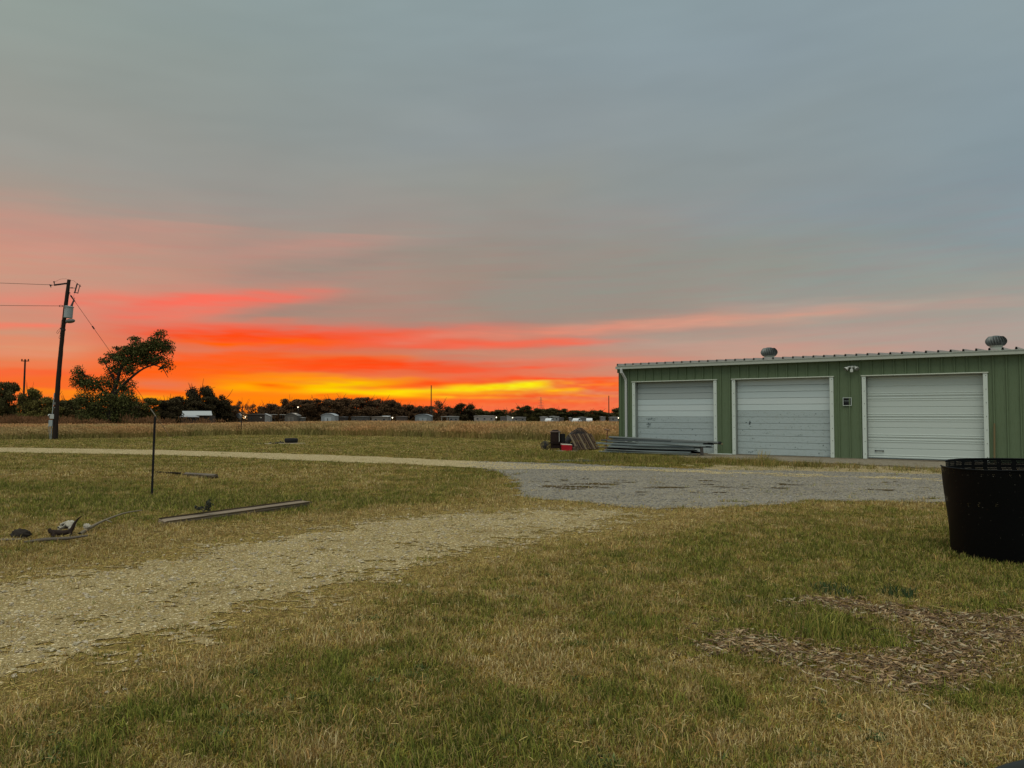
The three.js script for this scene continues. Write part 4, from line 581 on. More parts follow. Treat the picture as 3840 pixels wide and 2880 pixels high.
{
  const protos = [];
  for (let k = 0; k < 6; k++) {
    const R = rng(300 + k), blobs = [], airy = k === 5, n = airy ? 20 : 34;
    for (let i = 0; i < n; i++) { const a = R() * 6.28, t = i / (n - 1), y = airy ? 0.2 + 0.72 * t : 0.14 + 0.7 * t, rr = (k === 4 ? 0.34 : 0.3) * Math.sqrt(Math.max(0.08, 1 - ((y - 0.42) / 0.6) ** 2)); const rx = airy ? 0.11 + R() * 0.08 : 0.1 + R() * 0.11; blobs.push([Math.cos(a) * rr * (0.5 + R() * 0.6), y, Math.sin(a) * rr, rx, airy ? 0.07 + R() * 0.05 : 0.06 + R() * 0.08, rx, airy ? (y < 0.45 ? 1 : 0.4) : 1]); }
    blobs.push([0, airy ? 0.3 : 0.45, 0, 0.3, 0.3, 0.3, 1], [0, 0.16, 0, 0.42, 0.16, 0.36, 1.2]);
    let top = 0; for (const b of blobs) top = Math.max(top, b[1] + b[4]); for (const b of blobs) { b[1] /= top; b[4] /= top; }
    const crown = leaves(blobs, 0.042, 40 + k, airy ? 55 : 80), limbs = [limb([[0, -0.05, 0], [0.02, 0.2, 0.01], [0.0, 0.5, 0], [0.03, 0.8, 0]], [0.035, 0.028, 0.018, 0.006], 6, 8)];
    for (let i = 0; i < (airy ? 26 : 22); i++) { const a = R() * 6.28, y = 0.25 + R() * 0.52, l = 0.2 + R() * 0.24; limbs.push(limb([[0.01, y, 0], [Math.cos(a) * l * 0.6, y + 0.14, Math.sin(a) * l * 0.6], [Math.cos(a) * l, y + 0.2 + R() * 0.22, Math.sin(a) * l]], [0.014, 0.009, 0.003], 4, 5)); }
    protos.push({ crown, trunk: merged(limbs) });
  }
  const TREES = [
  [-74.1, -112, 6.47, 4.8, 0, 2, 'dark bushy tree cut by the left edge of the view'],
  [-65.3, -104, 5.41, 3.3, 1, 1, 'olive green bush behind the distant pole at the far left'],
  [-60.7, -100, 4.25, 4.0, 2, 1, 'olive bush just left of the utility pole foot'],
  [-59.8, -104, 4.25, 4.3, 3, 2, 'dark bush right behind the utility pole'],
  [-59.0, -108, 4.02, 4.1, 1, 2, 'dark bush filling in under the leaning tree on its left'],
  [-56.3, -112, 4.45, 4.7, 2, 0, 'dark bush under the leaning tree on its right'],
  [-54.7, -115, 4.71, 4.9, 0, 1, 'olive topped bush right of the leaning tree'],
  [-53.6, -120, 4.73, 5.0, 3, 0, 'nearly black bush left of the metal roofed barn'],
  [-69.8, -165, 6.65, 6.9, 2, 0, 'black tree directly behind the metal roofed barn'],
  [-67.0, -165, 8.94, 7.1, 4, 0, 'tall round tree rising behind the metal roofed barn'],
  [-65.5, -172, 6.64, 7.2, 1, 0, 'dark tree sloping down right of the round barn tree'],
  [-52.4, -118, 2.49, 2.1, 3, 0, 'small dark shrub before the left end of the metal roofed barn'],
  [-65.6, -180, 4.52, 4.5, 0, 3, 'dark shrub tree above the small outhouse'],
  [-64.9, -185, 5.98, 4.4, 5, 3, 'twiggy thin tree above the brown trailer on the left'],
  [-66.7, -200, 5.42, 5.3, 5, 3, 'open twiggy tree above the middle of the brown trailer'],
  [-68.2, -215, 5.48, 6.6, 1, 3, 'low tree behind the white narrow shed'],
  [-64.8, -215, 5.33, 5.4, 3, 3, 'low tree behind the awning, left of the gambrel shed'],
  [-60.3, -210, 6.44, 7.3, 2, 3, 'brown tree behind the gambrel shed'],
  [-58.1, -215, 6.82, 8.3, 0, 3, 'brown tree by the tall yard light'],
  [-54.8, -218, 6.81, 8.5, 4, 3, 'brown tree left behind the domed white shed'],
  [-50.0, -216, 6.69, 8.1, 1, 3, 'brown tree right behind the domed white shed'],
  [-46.1, -218, 7.03, 8.8, 2, 3, 'brown tree behind the low dark building'],
  [-41.8, -220, 7.30, 8.2, 0, 3, 'highest tree of the middle clump, left of the white topped trailer'],
  [-37.9, -222, 6.81, 8.0, 4, 3, 'brown tree behind the white topped trailer'],
  [-34.3, -222, 6.34, 7.1, 3, 3, 'brown tree with a tuft on top, right of the white topped trailer'],
  [-31.1, -224, 5.60, 6.5, 1, 3, 'brown tree behind the low brown hut'],
  [-27.8, -224, 5.13, 6.2, 2, 3, 'low brown tree behind the left of the blue-grey barn'],
  [-24.8, -226, 4.69, 5.0, 0, 3, 'low brown tree behind the right of the blue-grey barn'],
  [-20.0, -214, 6.36, 5.9, 5, 3, 'airy open tree right of the tall thin pole'],
  [-17.1, -216, 4.90, 5.1, 3, 3, 'brown tree behind the carport shed'],
  [-12.6, -205, 5.35, 6.8, 4, 0, 'round solid dark tree left of the white trailer'],
  [-10.6, -235, 4.28, 5.5, 1, 2, 'low tree behind the left end of the white trailer'],
  [-7.6, -250, 3.69, 6.2, 2, 2, 'low tree behind the middle of the white trailer'],
  [-3.8, -250, 3.95, 6.2, 0, 2, 'green-black tree behind the lamp at the white trailer'],
  [-0.7, -255, 4.42, 5.3, 5, 2, 'tree with a forked tip right of the white trailer'],
  [3.6, -250, 5.25, 7.3, 4, 2, 'green-black tree left of the distant pylon'],
  [7.5, -250, 4.73, 6.2, 1, 2, 'dark tree at the foot of the distant pylon'],
  [11.5, -255, 4.51, 7.1, 3, 2, 'dark tree right of the distant pylon'],
  [16.0, -260, 4.27, 7.6, 2, 2, 'dark tree behind the flat roofed carport house'],
  [20.5, -260, 3.91, 7.9, 0, 2, 'dark tree behind the parked white cars'],
  [25.2, -262, 3.83, 7.6, 4, 2, 'dark tree behind the long grey hut'],
  [29.1, -262, 3.83, 7.3, 1, 2, 'dark tree left of the far right pole'],
  [33.1, -262, 3.29, 6.2, 3, 2, 'low dark tree at the far right pole'],
  [35.2, -250, 4.56, 8.0, 2, 2, 'dark tree touching the garage corner in the distance']
  ];
  const R = rng(55);
  for (const [x, z, h, w, p, tone, label] of TREES) {
    const t = thing(h < 4.2 ? 'bush' : 'tree', label, h < 4.2 ? 'bush' : 'tree', [x, drop(z), z], R() * 6.28); t.scale.set(w * 1.16, h * (0.98 + R() * 0.1), w);
    mesh('trunk', protos[p].trunk, barkMat, t); mesh('crown', protos[p].crown, tones[tone], t);
  }
  // the far wood closing the gaps under the crowns
  const g = leaves([[0, 1.4, 0, 3.2, 1.9, 2.2, 1], [2.4, 1.0, 0, 2.4, 1.7, 2, 1], [-2.6, 1.1, 0, 2.4, 1.8, 2, 1]], 0.5, 91, 90), im = new THREE.InstancedMesh(g, tones[3], 190), m = new THREE.Matrix4();
  for (let i = 0; i < 190; i++) { const z = -305 - R() * 50, x = -190 + (i / 190) * 260 + R() * 3; m.compose(V(x, -1.2, z), new THREE.Quaternion().setFromEuler(new THREE.Euler(0, R() * 6.28, 0)), V(1, 0.95 + R() * 0.25, 1)); im.setMatrixAt(i, m); }
  im.name = 'far_wood'; tag(im, 'low dark wood far behind the field, read as one mass', 'wood', null, 'stuff'); scene.add(im);
}

// ---------------------------------------------------------------- sheds, trailers and lights beyond the field
{
  const B = [
  ['outhouse', -64.39, -63.51, 1.71, -180, [0.3,0.3,0.29], 'tiny grey outhouse left of the long brown trailer', 'outhouse'],
  ['trailer', -65.46, -60.85, 1.65, -190, [0.06,0.045,0.035], 'long dark brown trailer house at the left of the sheds', 'trailer house'],
  ['shed', -57.13, -55.90, 1.65, -178, [0.4,0.4,0.38], 'narrow white shed at the right end of the brown trailer', 'shed'],
  ['awning', -58.80, -55.32, 1.59, -186, [0.6,0.62,0.6], 'white flat awning between the narrow shed and the gambrel shed', 'awning'],
  ['gambrel', -51.98, -49.11, 1.77, -176, [0.17,0.155,0.13], 'brown-grey gambrel roofed shed below the yard lights', 'shed'],
  ['box', -49.54, -48.56, 0.85, -178, [0.2,0.19,0.17], 'small grey hut right beside the gambrel shed', 'hut'],
  ['dome', -42.63, -39.59, 1.71, -172, [0.42,0.46,0.47], 'domed white shed with a dark door slit', 'shed'],
  ['box', -43.33, -41.10, 0.99, -190, [0.06,0.05,0.045], 'low dark hut right of the domed white shed', 'hut'],
  ['trailer', -40.90, -36.69, 1.04, -196, [0.13,0.12,0.11], 'long low grey building left of the white topped trailer', 'building'],
  ['trailer', -33.91, -29.91, 1.07, -186, [0.26,0.23,0.2], 'tan trailer with a white vehicle roof behind it', 'trailer'],
  ['box', -28.58, -26.21, 1.06, -190, [0.13,0.1,0.085], 'brown flat hut beside the low bright lamp', 'hut'],
  ['dome', -22.40, -18.76, 1.53, -178, [0.3,0.34,0.35], 'blue-grey barn with wide doors left of the tall thin pole', 'barn'],
  ['carport', -16.90, -12.88, 1.14, -184, [0.25,0.25,0.24], 'grey shed with an open carport on its left half', 'carport'],
  ['trailer', -9.65, -4.35, 1.24, -196, [0.42,0.39,0.36], 'white trailer house with a lamp at its right end', 'trailer house'],
  ['box', -3.20, -1.60, 0.92, -210, [0.22,0.2,0.19], 'small grey hut left of the tall white shed', 'hut'],
  ['shed', -1.42, 0.14, 1.15, -205, [0.44,0.43,0.41], 'tall white shed beside the second field lamp', 'shed'],
  ['trailer', 0.29, 3.79, 0.85, -210, [0.26,0.25,0.24], 'grey trailer right of the tall white shed', 'trailer'],
  ['box', 7.97, 9.99, 0.90, -215, [0.46,0.44,0.42], 'white hut with a car parked at its right', 'hut'],
  ['carport', 10.58, 13.12, 1.05, -215, [0.44,0.42,0.4], 'white house with a flat carport roof', 'house'],
  ['box', 13.30, 14.66, 0.59, -218, [0.2,0.18,0.17], 'low grey hut joined to the flat carport house', 'hut'],
  ['box', 16.47, 17.08, 0.66, -220, [0.42,0.4,0.38], 'tiny white hut left of the parked cars', 'hut'],
  ['trailer', 19.22, 21.20, 0.81, -220, [0.22,0.22,0.21], 'grey hut between the two white parked cars', 'hut'],
  ['box', 25.70, 26.93, 0.88, -222, [0.32,0.31,0.3], 'pale hut left of the far right pole', 'hut'],
  ['trailer', 28.70, 31.98, 0.79, -225, [0.3,0.3,0.29], 'pale trailer behind the far right pole', 'trailer']
  ];
  const cream = mat([0.3, 0.3, 0.28], 0.5), dark = mat([0.02, 0.02, 0.02], 0.6), glass = mat([0.03, 0.035, 0.04], 0.15);
  for (const [kind, x0, x1, top, z, tone, label, cat] of B) {
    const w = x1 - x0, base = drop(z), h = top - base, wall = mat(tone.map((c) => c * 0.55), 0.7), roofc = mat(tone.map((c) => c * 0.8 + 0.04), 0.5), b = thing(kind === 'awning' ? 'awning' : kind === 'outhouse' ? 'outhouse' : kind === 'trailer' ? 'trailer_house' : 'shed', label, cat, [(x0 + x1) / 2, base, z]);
    const shape = (pts, d) => { const sh = new THREE.Shape(); pts.forEach(([x, y], i) => (i ? sh.lineTo(x, y) : sh.moveTo(x, y))); return new THREE.ExtrudeGeometry(sh, { depth: d, bevelEnabled: false }).translate(0, 0, -d); };
    if (kind === 'awning') { mesh('roof', [rbox(w * 0.42, 0.14, 2.4, -w * 0.28, h - 0.1, -1, 0.02), rbox(w * 0.22, 0.14, 2.4, w * 0.39, h - 0.12, -1, 0.02)], cream, b); for (const s of [-0.48, -0.08, 0.3, 0.48]) mesh('post', box(0.1, h - 0.15, 0.1, s * w, (h - 0.15) / 2, 0), dark, b); continue; }
    if (kind === 'dome' || kind === 'gambrel' || kind === 'shed' || kind === 'outhouse') {
      const e = kind === 'dome' ? 0.8 : 0.78, arch = []; for (let i = 0; i <= 10; i++) { const u = i / 10; arch.push([w / 2 - u * w, kind === 'shed' ? h * (e + (1 - e) * u) : h * e + h * (1 - e) * (kind === 'gambrel' ? 1 - Math.abs(u - 0.5) ** 1.4 * 2.64 : Math.sin(Math.PI * u) ** 0.75)]); }
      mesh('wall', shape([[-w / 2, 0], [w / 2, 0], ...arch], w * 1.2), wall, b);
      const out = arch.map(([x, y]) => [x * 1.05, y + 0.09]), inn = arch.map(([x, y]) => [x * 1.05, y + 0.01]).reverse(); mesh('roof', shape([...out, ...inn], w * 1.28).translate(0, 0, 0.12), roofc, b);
      if (w > 2.4) { const dw = w * 0.5; for (const s of [-1, 1]) mesh('door', rbox(dw / 2 - 0.05, h * 0.68, 0.05, s * dw / 4, h * 0.35, 0.03, 0.01), mat(tone.map((c) => c * 0.86), 0.6), b); mesh('door_gap', box(kind === 'dome' && w < 3.3 ? 0.14 : 0.09, h * 0.5, 0.02, kind === 'gambrel' ? 0.05 : -w * 0.02, h * 0.36, 0.065), dark, b); }
      else mesh('door', rbox(w * 0.45, h * 0.7, 0.04, 0, h * 0.36, 0.02, 0.01), mat(tone.map((c) => c * 0.5), 0.6), b);
    } else {
      const port = kind === 'carport', bw = port ? w * 0.55 : w;
      mesh('wall', rbox(bw, h - 0.16, 3.2, port ? (w - bw) / 2 : 0, (h - 0.16) / 2, -1.6, 0.03), wall, b);
      mesh('roof', shape([[-w / 2 - 0.12, h - 0.2], [w / 2 + 0.12, h - 0.2], [w / 2 + 0.12, h - 0.1], [0, h], [-w / 2 - 0.12, h - 0.1]], 3.5).translate(0, 0, 0.16), port ? cream : roofc, b);
      if (port) for (const s of [-0.47, -0.15]) mesh('post', box(0.12, h - 0.2, 0.12, s * w, (h - 0.2) / 2, 0), cream, b);
      if (w > 2.4) { const n = Math.max(1, Math.round(w / 1.9)); for (let i = 0; i < n; i++) { const f = mesh('window', rbox(0.62, 0.5, 0.05, -bw / 2 + (port ? (w - bw) / 2 : 0) + ((i + 0.5) / n) * bw, h * 0.62, 0.01, 0.01), cream, b); f.material = mat(tone.map((c) => c * 0.7 + 0.02), 0.6); mesh('pane', box(0.5, 0.38, 0.01, f.geometry ? -bw / 2 + (port ? (w - bw) / 2 : 0) + ((i + 0.5) / n) * bw : 0, h * 0.62, 0.041), glass, f); } }
    }
  }
  // barn with the pale metal roof, nearer on the left
  const barn = thing('barn', 'barn with a pale metal roof and lean-to before the tall round tree', 'barn', [-58.3, drop(-142), -142]), zinc = mat([0.42, 0.44, 0.43], 0.4), by = -drop(-142);
  const slab = (pts) => { const g = new THREE.BufferGeometry(), p = []; const [a, b2, c, d] = pts.map((q) => V(...q)), up = V(0, 0.07, 0), A = [a, b2, c, d, ...[a, b2, c, d].map((q) => q.clone().sub(up))]; for (const f of [[0, 1, 2], [0, 2, 3], [4, 6, 5], [4, 7, 6], [0, 4, 5], [0, 5, 1], [1, 5, 6], [1, 6, 2], [2, 6, 7], [2, 7, 3], [3, 7, 4], [3, 4, 0]]) for (const k of f) p.push(A[k].x, A[k].y, A[k].z); g.setAttribute('position', new THREE.Float32BufferAttribute(p, 3)); g.computeVertexNormals(); return g; };
  mesh('roof', slab([[-4.1, 1.42 + by, 1.5], [3.6, 1.42 + by, 1.5], [1.6, 2.2 + by, -3.2], [-4.9, 2.2 + by, -3.2]]), zinc, barn);
  mesh('lean_to_roof', slab([[-2.6, 1.14 + by, 3], [1.9, 1.12 + by, 3], [0.4, 1.44 + by, 1.56], [-3.6, 1.44 + by, 1.56]]), mat([0.34, 0.35, 0.36], 0.45), barn);
  mesh('wall', [box(6.4, 2.2, 3, -0.4, 1.05, -0.6), box(3.6, 1.9, 0.2, -0.9, 0.95, 2.3)], mat([0.07, 0.055, 0.045], 0.9), barn);
  for (const x of [-2.3, 1.3]) mesh('post', box(0.14, 2.0, 0.14, x, 1, 2.8), dark, barn);
  const vr = thing('van', 'white van roof showing above the tan trailer', 'van', [-32.3, drop(-196), -197], 0); mesh('body', rbox(1.7, 2.05, 3.8, 0, 1.1, -1, 0.16), mat([0.6, 0.62, 0.62], 0.35), vr); mesh('windscreen', rbox(1.4, 0.5, 0.05, 0, 1.6, 0.91, 0.02), glass, vr); for (const s of [-0.7, 0.7]) for (const zz of [0.3, -2.2]) mesh('wheel', cyl(0.34, 0.34, V(s - 0.1, 0.34, zz), V(s + 0.1, 0.34, zz), 14), dark, vr);
  // parked white cars
  const car = thing('parked_car', 'white car parked right of the white hut in the distance', 'car', [10.3, drop(-214), -213], 1.3);
  { const sh = new THREE.Shape(); [[-2.1, 0.3], [-2.1, 0.8], [-1.5, 0.92], [-0.9, 1.36], [0.6, 1.38], [1.3, 0.95], [2.1, 0.82], [2.15, 0.3]].forEach(([x, y], i) => (i ? sh.lineTo(x, y) : sh.moveTo(x, y))); mesh('body', new THREE.ExtrudeGeometry(sh, { depth: 1.5, bevelSize: 0.08, bevelThickness: 0.1, bevelSegments: 2 }).translate(0, 0, -0.75), mat([0.66, 0.67, 0.66], 0.3), car);
    for (const s of [1, -1]) mesh('window', rbox(1.7, 0.3, 0.03, -0.1, 1.12, s * 0.86, 0.01), glass, car); for (const x of [-1.3, 1.35]) for (const s of [1, -1]) mesh('wheel', cyl(0.32, 0.32, V(x, 0.32, s * 0.68), V(x, 0.32, s * 0.88), 14), dark, car);
    copyOf(car, [18.0, -1, -214], 1.2, 'white car parked left of the grey hut in the distance'); copyOf(car, [21.7, -1, -216], 1.45, 'white car parked right of the grey hut in the distance'); }
  // yard lights that are lit
  const bulb = new THREE.MeshStandardMaterial({ color: 0x222222, emissive: new THREE.Color().setRGB(1, 0.88, 0.62), emissiveIntensity: 3 });
  for (const [x, y, z, r, label] of [[-63.74, 0.94, -184, 0.1, 'lit lamp at the left end of the long brown trailer'], [-52.55, 3.3, -189, 0.14, 'tall lit yard lamp in front of the trees above the gambrel shed'], [-27.64, 0.78, -178, 0.14, 'bright lit lamp beside the brown flat hut'], [-3.82, 0.79, -188, 0.13, 'lit lamp at the right end of the white trailer house'], [0.14, 0.69, -196, 0.13, 'lit lamp beside the tall white shed'], [29.44, 0.53, -213, 0.15, 'lit lamp just left of the garage corner in the distance']]) {
    const base = drop(z), l = thing('yard_lamp', label, 'lamp', [x, base, z]), H = y - base;
    mesh('post', cyl(0.06, 0.045, V(0, 0, -0.12), V(0, H + 0.1, -0.12), 8), dark, l); mesh('arm', rbox(0.06, 0.06, 0.16, 0, H + r + 0.05, -0.06, 0.01), dark, l);
    mesh('lamp_globe', new THREE.SphereGeometry(r, 14, 10).translate(0, H, 0), bulb, l);
    const p = new THREE.PointLight(new THREE.Color().setRGB(1, 0.88, 0.62), 14); p.name = 'lamp_glow'; p.position.set(0, H, 0); p.castShadow = true; p.shadow.radius = r * 40; l.add(p);
  }
  // tall thin poles and field posts
  const poleMat = mat([0.03, 0.02, 0.016], 0.9);
  const tall = (x, z, h, r, label) => { const o = thing('pole', label, 'pole', [x, drop(z), z]); mesh('shaft', cyl(r, r * 0.7, V(0, -0.2, 0), V(0, h, 0), 10), poleMat, o); return o; };
  const pa = tall(-82.6, -130, 10.9 - drop(-130), 0.19, 'far pole with two insulators on a short crossarm at the left edge'); pa.rotation.z = -0.015;
  mesh('crossarm', [box(1.3, 0.14, 0.12, 0, 11.3, 0), box(0.1, 0.5, 0.1, 0, 11.2, 0)], poleMat, pa); for (const s of [-0.55, 0.55]) mesh('insulator', new THREE.LatheGeometry([[0, 0], [0.1, 0.02], [0.06, 0.1], [0.14, 0.16], [0.08, 0.26], [0, 0.3]].map(([a, b]) => new THREE.Vector2(a, b)), 10).translate(s, 11.36, 0), poleMat, pa);
  tall(-19.43, -185, 9.51, 0.15, 'tall thin dark pole right of the blue-grey barn, before the sunset'); tall(28.94, -230, 8.07, 0.17, 'thin dark pole far behind the field near the garage corner'); tall(-26.6, -222, 5.2, 0.1, 'thin short pole in the trees behind the field').scale.set(1, 1, 1);
  const fp = thing('fence_post', 'thin dark fence post at the near edge of the tall grass, centre left', 'post', [-21.3, drop(-60.3), -60.6]); mesh('stem', [cyl(0.035, 0.03, V(0, -0.1, 0), V(0.03, 1.36, 0), 8), cyl(0.02, 0.02, V(-0.38, 0, 0.1), V(-0.12, 0.75, 0), 6)], poleMat, fp);
  // lattice transmission tower at the horizon
  const py = thing('transmission_tower', 'faint lattice transmission tower on the horizon between the far trees', 'transmission tower', [75, -1, -2000]), L = [], bar = (a, b, r = 0.16) => L.push(cyl(r, r, V(...a), V(...b), 5, true)), W = (y) => lerp(4.2, 0.9, y / 46);
  for (const sx of [-1, 1]) for (const sz of [-1, 1]) bar([sx * 4.2, 0, sz * 4.2], [sx * 0.9, 46, sz * 0.9], 0.22);
  for (let y = 0; y < 46; y += 4.6) { const a = W(y), b = W(y + 4.6); for (const sz of [-1, 1]) { bar([-a, y, sz * a], [b, y + 4.6, sz * b]); bar([a, y, sz * a], [-b, y + 4.6, sz * b]); } }
  for (const [y, w] of [[24, 8], [31, 6.5], [38, 5.5]]) for (const s of [-1, 1]) { bar([0, y + 1.8, 0], [s * w, y, 0]); bar([0, y, 0], [s * w, y, 0]); bar([s * w, y, 0], [s * w, y - 2.2, 0], 0.12); }
  mesh('lattice', L, mat([0.22, 0.16, 0.14], 0.8), py);
}

// ---------------------------------------------------------------- utility pole with its hardware
{
  const p = thing('utility_pole', 'leaning dark utility pole with a transformer, lamp and meter at the left', 'utility pole', [-29.48, 0, -49.72]);
  const wood = mat([0.022, 0.015, 0.011], 0.9), iron = mat([0.03, 0.026, 0.026], 0.6), grey = mat([0.3, 0.34, 0.34], 0.5), pale = mat([0.42, 0.44, 0.41], 0.5), X = (y) => 0.018 * y + 0.0046 * y * y, ax = (y) => V(X(y), y, 0);
  mesh('shaft', limb([[0, -0.3, 0], [X(2.5), 2.5, 0], [X(5), 5, 0], [X(7.5), 7.5, 0], [X(10.36), 10.36, 0]], [0.165, 0.15, 0.135, 0.12, 0.105], 14, 24), wood, p);
  mesh('shaft_top', cyl(0.108, 0.1, ax(10.34), V(X(10.36), 10.37, 0), 14), wood, p);
  const tr = mesh('transformer', [new THREE.LatheGeometry([[0, -0.37], [0.245, -0.37], [0.255, -0.34], [0.255, 0.33], [0.29, 0.34], [0.295, 0.37], [0.2, 0.41], [0, 0.42]].map(([a, b]) => new THREE.Vector2(a, b)), 24)], grey, p); tr.position.set(X(8.2) + 0.31, 8.22, 0.12); tr.rotation.z = -0.07;
  mesh('bushing', Array.from({ length: 6 }, (_, k) => new THREE.CylinderGeometry(0.02 + 0.045 * (1 - k / 7), 0.03 + 0.05 * (1 - k / 7), 0.085, 10).translate(0, k * 0.085, 0)).concat([new THREE.CylinderGeometry(0.012, 0.02, 0.1, 8).translate(0, 0.54, 0)]), mat([0.07, 0.05, 0.055], 0.5), tr).position.set(0.15, 0.42, 0); tr.children[0].rotation.z = -0.28;
  mesh('bracket', [box(0.2, 0.06, 0.08, -0.22, 0.18, -0.05), box(0.2, 0.06, 0.08, -0.22, -0.18, -0.05), cyl(0.02, 0.02, V(-0.1, 0.24, 0.24), V(-0.1, 0.24, 0.28), 8)], iron, tr);
  const lamp = mesh('lamp_arm', tube([[X(7.3), 7.28, 0.05], [X(7.4) + 0.16, 7.46, 0.1], [X(7.5) + 0.34, 7.6, 0.14]], 0.025, 10, 8), iron, p);
  mesh('lamp_head', (() => { const g = new THREE.SphereGeometry(1, 20, 14), P = g.attributes.position; for (let i = 0; i < P.count; i++) { const y = P.getY(i); P.setXYZ(i, P.getX(i) * 0.3, y * (y > 0 ? 0.16 : 0.13), P.getZ(i) * 0.2); } g.computeVertexNormals(); return g.rotateZ(0.12).translate(X(7.5) + 0.52, 7.64, 0.16); })(), mat([0.12, 0.125, 0.115], 0.5), lamp);
  const skirts = []; for (let k = 0; k < 12; k++) skirts.push(new THREE.CylinderGeometry(0.03, 0.066, 0.05, 10).rotateZ(1.5).translate(X(10) - 0.16 - k * 0.068, 10.12 - k * 0.009, 0)); skirts.push(cyl(0.018, 0.018, V(X(10) - 0.08, 10.14, 0), V(X(10) - 1.12, 10.0, 0), 8), cyl(0.02, 0.045, V(X(10) - 0.9, 10.05, 0), V(X(10) - 0.94, 10.26, 0), 6), cyl(0.05, 0.01, V(X(10) - 1.16, 10.02, 0), V(X(10) - 1.12, 9.84, 0), 6), cyl(0.04, 0.04, V(X(10) - 1.22, 10.03, 0), V(X(10) - 1.08, 10.01, 0), 6)); mesh('insulator', skirts, mat([0.045, 0.035, 0.04], 0.5), p);
  const cut = mesh('cutout', [box(0.06, 0.56, 0.06, 0, 0, 0), box(0.035, 0.52, 0.035, 0.2, 0.01, 0), box(0.25, 0.045, 0.05, 0.1, 0.27, 0), box(0.25, 0.05, 0.05, 0.1, -0.27, 0), box(0.07, 0.05, 0.06, 0.24, 0.2, 0), box(0.05, 0.07, 0.04, 0.02, 0.32, 0), box(0.06, 0.06, 0.05, -0.02, -0.3, 0)], mat([0.05, 0.04, 0.042], 0.5), p); cut.position.set(X(9.8) + 0.52, 9.8, 0); cut.rotation.z = -0.24;
  mesh('cutout_bracket', [cyl(0.022, 0.016, ax(9.83), V(X(9.8) + 0.5, 9.82, 0), 8), cyl(0.035, 0.035, V(X(9.8) + 0.18, 9.835, 0), V(X(9.8) + 0.32, 9.83, 0), 8)], iron, p);
  mesh('jumper_wire', [tube([[X(10) - 0.92, 10.2, 0], [X(10) - 0.5, 10.4, 0], [X(10) - 0.1, 10.42, 0.02]], 0.007, 14, 5), tube([[X(10) + 0.1, 10.3, 0], [X(10) + 0.34, 10.3, 0], [X(10) + 0.55, 10.12, 0]], 0.007, 12, 5), tube([[X(9.5) + 0.5, 9.5, 0], [X(9.2) + 0.48, 9.3, 0.05], [X(9) + 0.5, 9.12, 0.1]], 0.006, 10, 5)], iron, p);
  mesh('guy_bracket', [cyl(0.03, 0.03, V(X(9.5) + 0.08, 9.55, -0.02), V(X(9.5) + 0.16, 9.5, -0.06), 8)], iron, p);
  mesh('dead_end', [new THREE.TorusGeometry(0.075, 0.022, 6, 14).scale(1.5, 0.7, 1).translate(X(8.65) - 0.3, 8.65, 0), cyl(0.016, 0.016, V(X(8.65) - 0.2, 8.65, 0), V(X(8.65) - 0.05, 8.65, 0), 6)], iron, p);
  mesh('service_loop', [tube([[X(7) - 0.1, 7.2, 0], [X(7) - 0.3, 7.08, 0], [X(7) - 0.38, 6.9, 0.02], [X(7) - 0.32, 6.85, 0], [X(7) - 0.2, 7.05, 0], [X(7) - 0.16, 6.8, 0], [X(7) - 0.24, 6.62, 0], [X(7) - 0.2, 6.52, 0.03], [X(7) - 0.13, 6.6, 0], [X(7) - 0.18, 6.9, 0]], 0.011, 50, 5), rbox(0.14, 0.06, 0.06, X(7.2) - 0.14, 7.2, 0, 0.01), tube([[X(7.2) - 0.16, 7.22, 0], [X(7.4) - 0.16, 7.5, 0], [X(7.6) - 0.13, 7.75, 0]], 0.01, 8, 5)], iron, p);
  mesh('band', cyl(0.15, 0.15, V(X(7.1), 7.05, 0), V(X(7.2), 7.16, 0), 14), iron, p);
  mesh('conduit', [tube([[X(0.2) - 0.22, 0, 0.06], [X(1) - 0.21, 1.0, 0.08]], 0.032, 6, 8), tube([[X(1.7) - 0.2, 1.66, 0.08], [X(3) - 0.16, 3.0, 0.06]], 0.03, 6, 8), tube([[-0.3, 0.05, 0.05], [-0.34, 0.5, 0.08], [-0.36, 0.94, 0.1]], 0.014, 8, 6)], grey, p);
  const mb = mesh('meter_box', [rbox(0.27, 0.3, 0.16, X(1.4) - 0.17, 1.48, 0.1, 0.02)], pale, p); mesh('meter_glass', new THREE.LatheGeometry([[0, 0.13], [0.06, 0.125], [0.085, 0.1], [0.09, 0], [0.1, 0]].map(([a, b]) => new THREE.Vector2(a, b)), 18).rotateZ(1.1).rotateY(-0.5).translate(X(1.4) - 0.3, 1.52, 0.15), mat([0.5, 0.52, 0.48], 0.2), mb);
  mesh('breaker_box', [rbox(0.25, 0.38, 0.14, X(1) - 0.24, 1.06, 0.1, 0.02), rbox(0.3, 0.03, 0.16, X(1) - 0.26, 0.86, 0.1, 0.01)], grey, p);
  mesh('tag', [rbox(0.025, 0.14, 0.006, X(2.3) - 0.03, 2.32, 0.155, 0.003), rbox(0.03, 0.04, 0.006, X(2) - 0.02, 2.06, 0.156, 0.003)], mat([0.6, 0.58, 0.52], 0.5), p);
  const wire = mat([0.035, 0.025, 0.022], 0.6);
  single('power_line', tube([[-30.02, 10.03, -49.7], [-33.06, 10.14, -49.7], [-42, 10.5, -49.9], [-60, 11.5, -50.3], [-90, 13.6, -51]], 0.014, 40, 5), wire, 'upper power line running off to the left from the pole top', 'power line');
  single('power_line', tube([[-29.36, 8.65, -49.7], [-33.06, 8.68, -49.7], [-42, 8.85, -49.9], [-60, 9.6, -50.3], [-90, 11.6, -51]], 0.014, 40, 5), wire, 'lower power line running off to the left below the transformer top', 'power line');
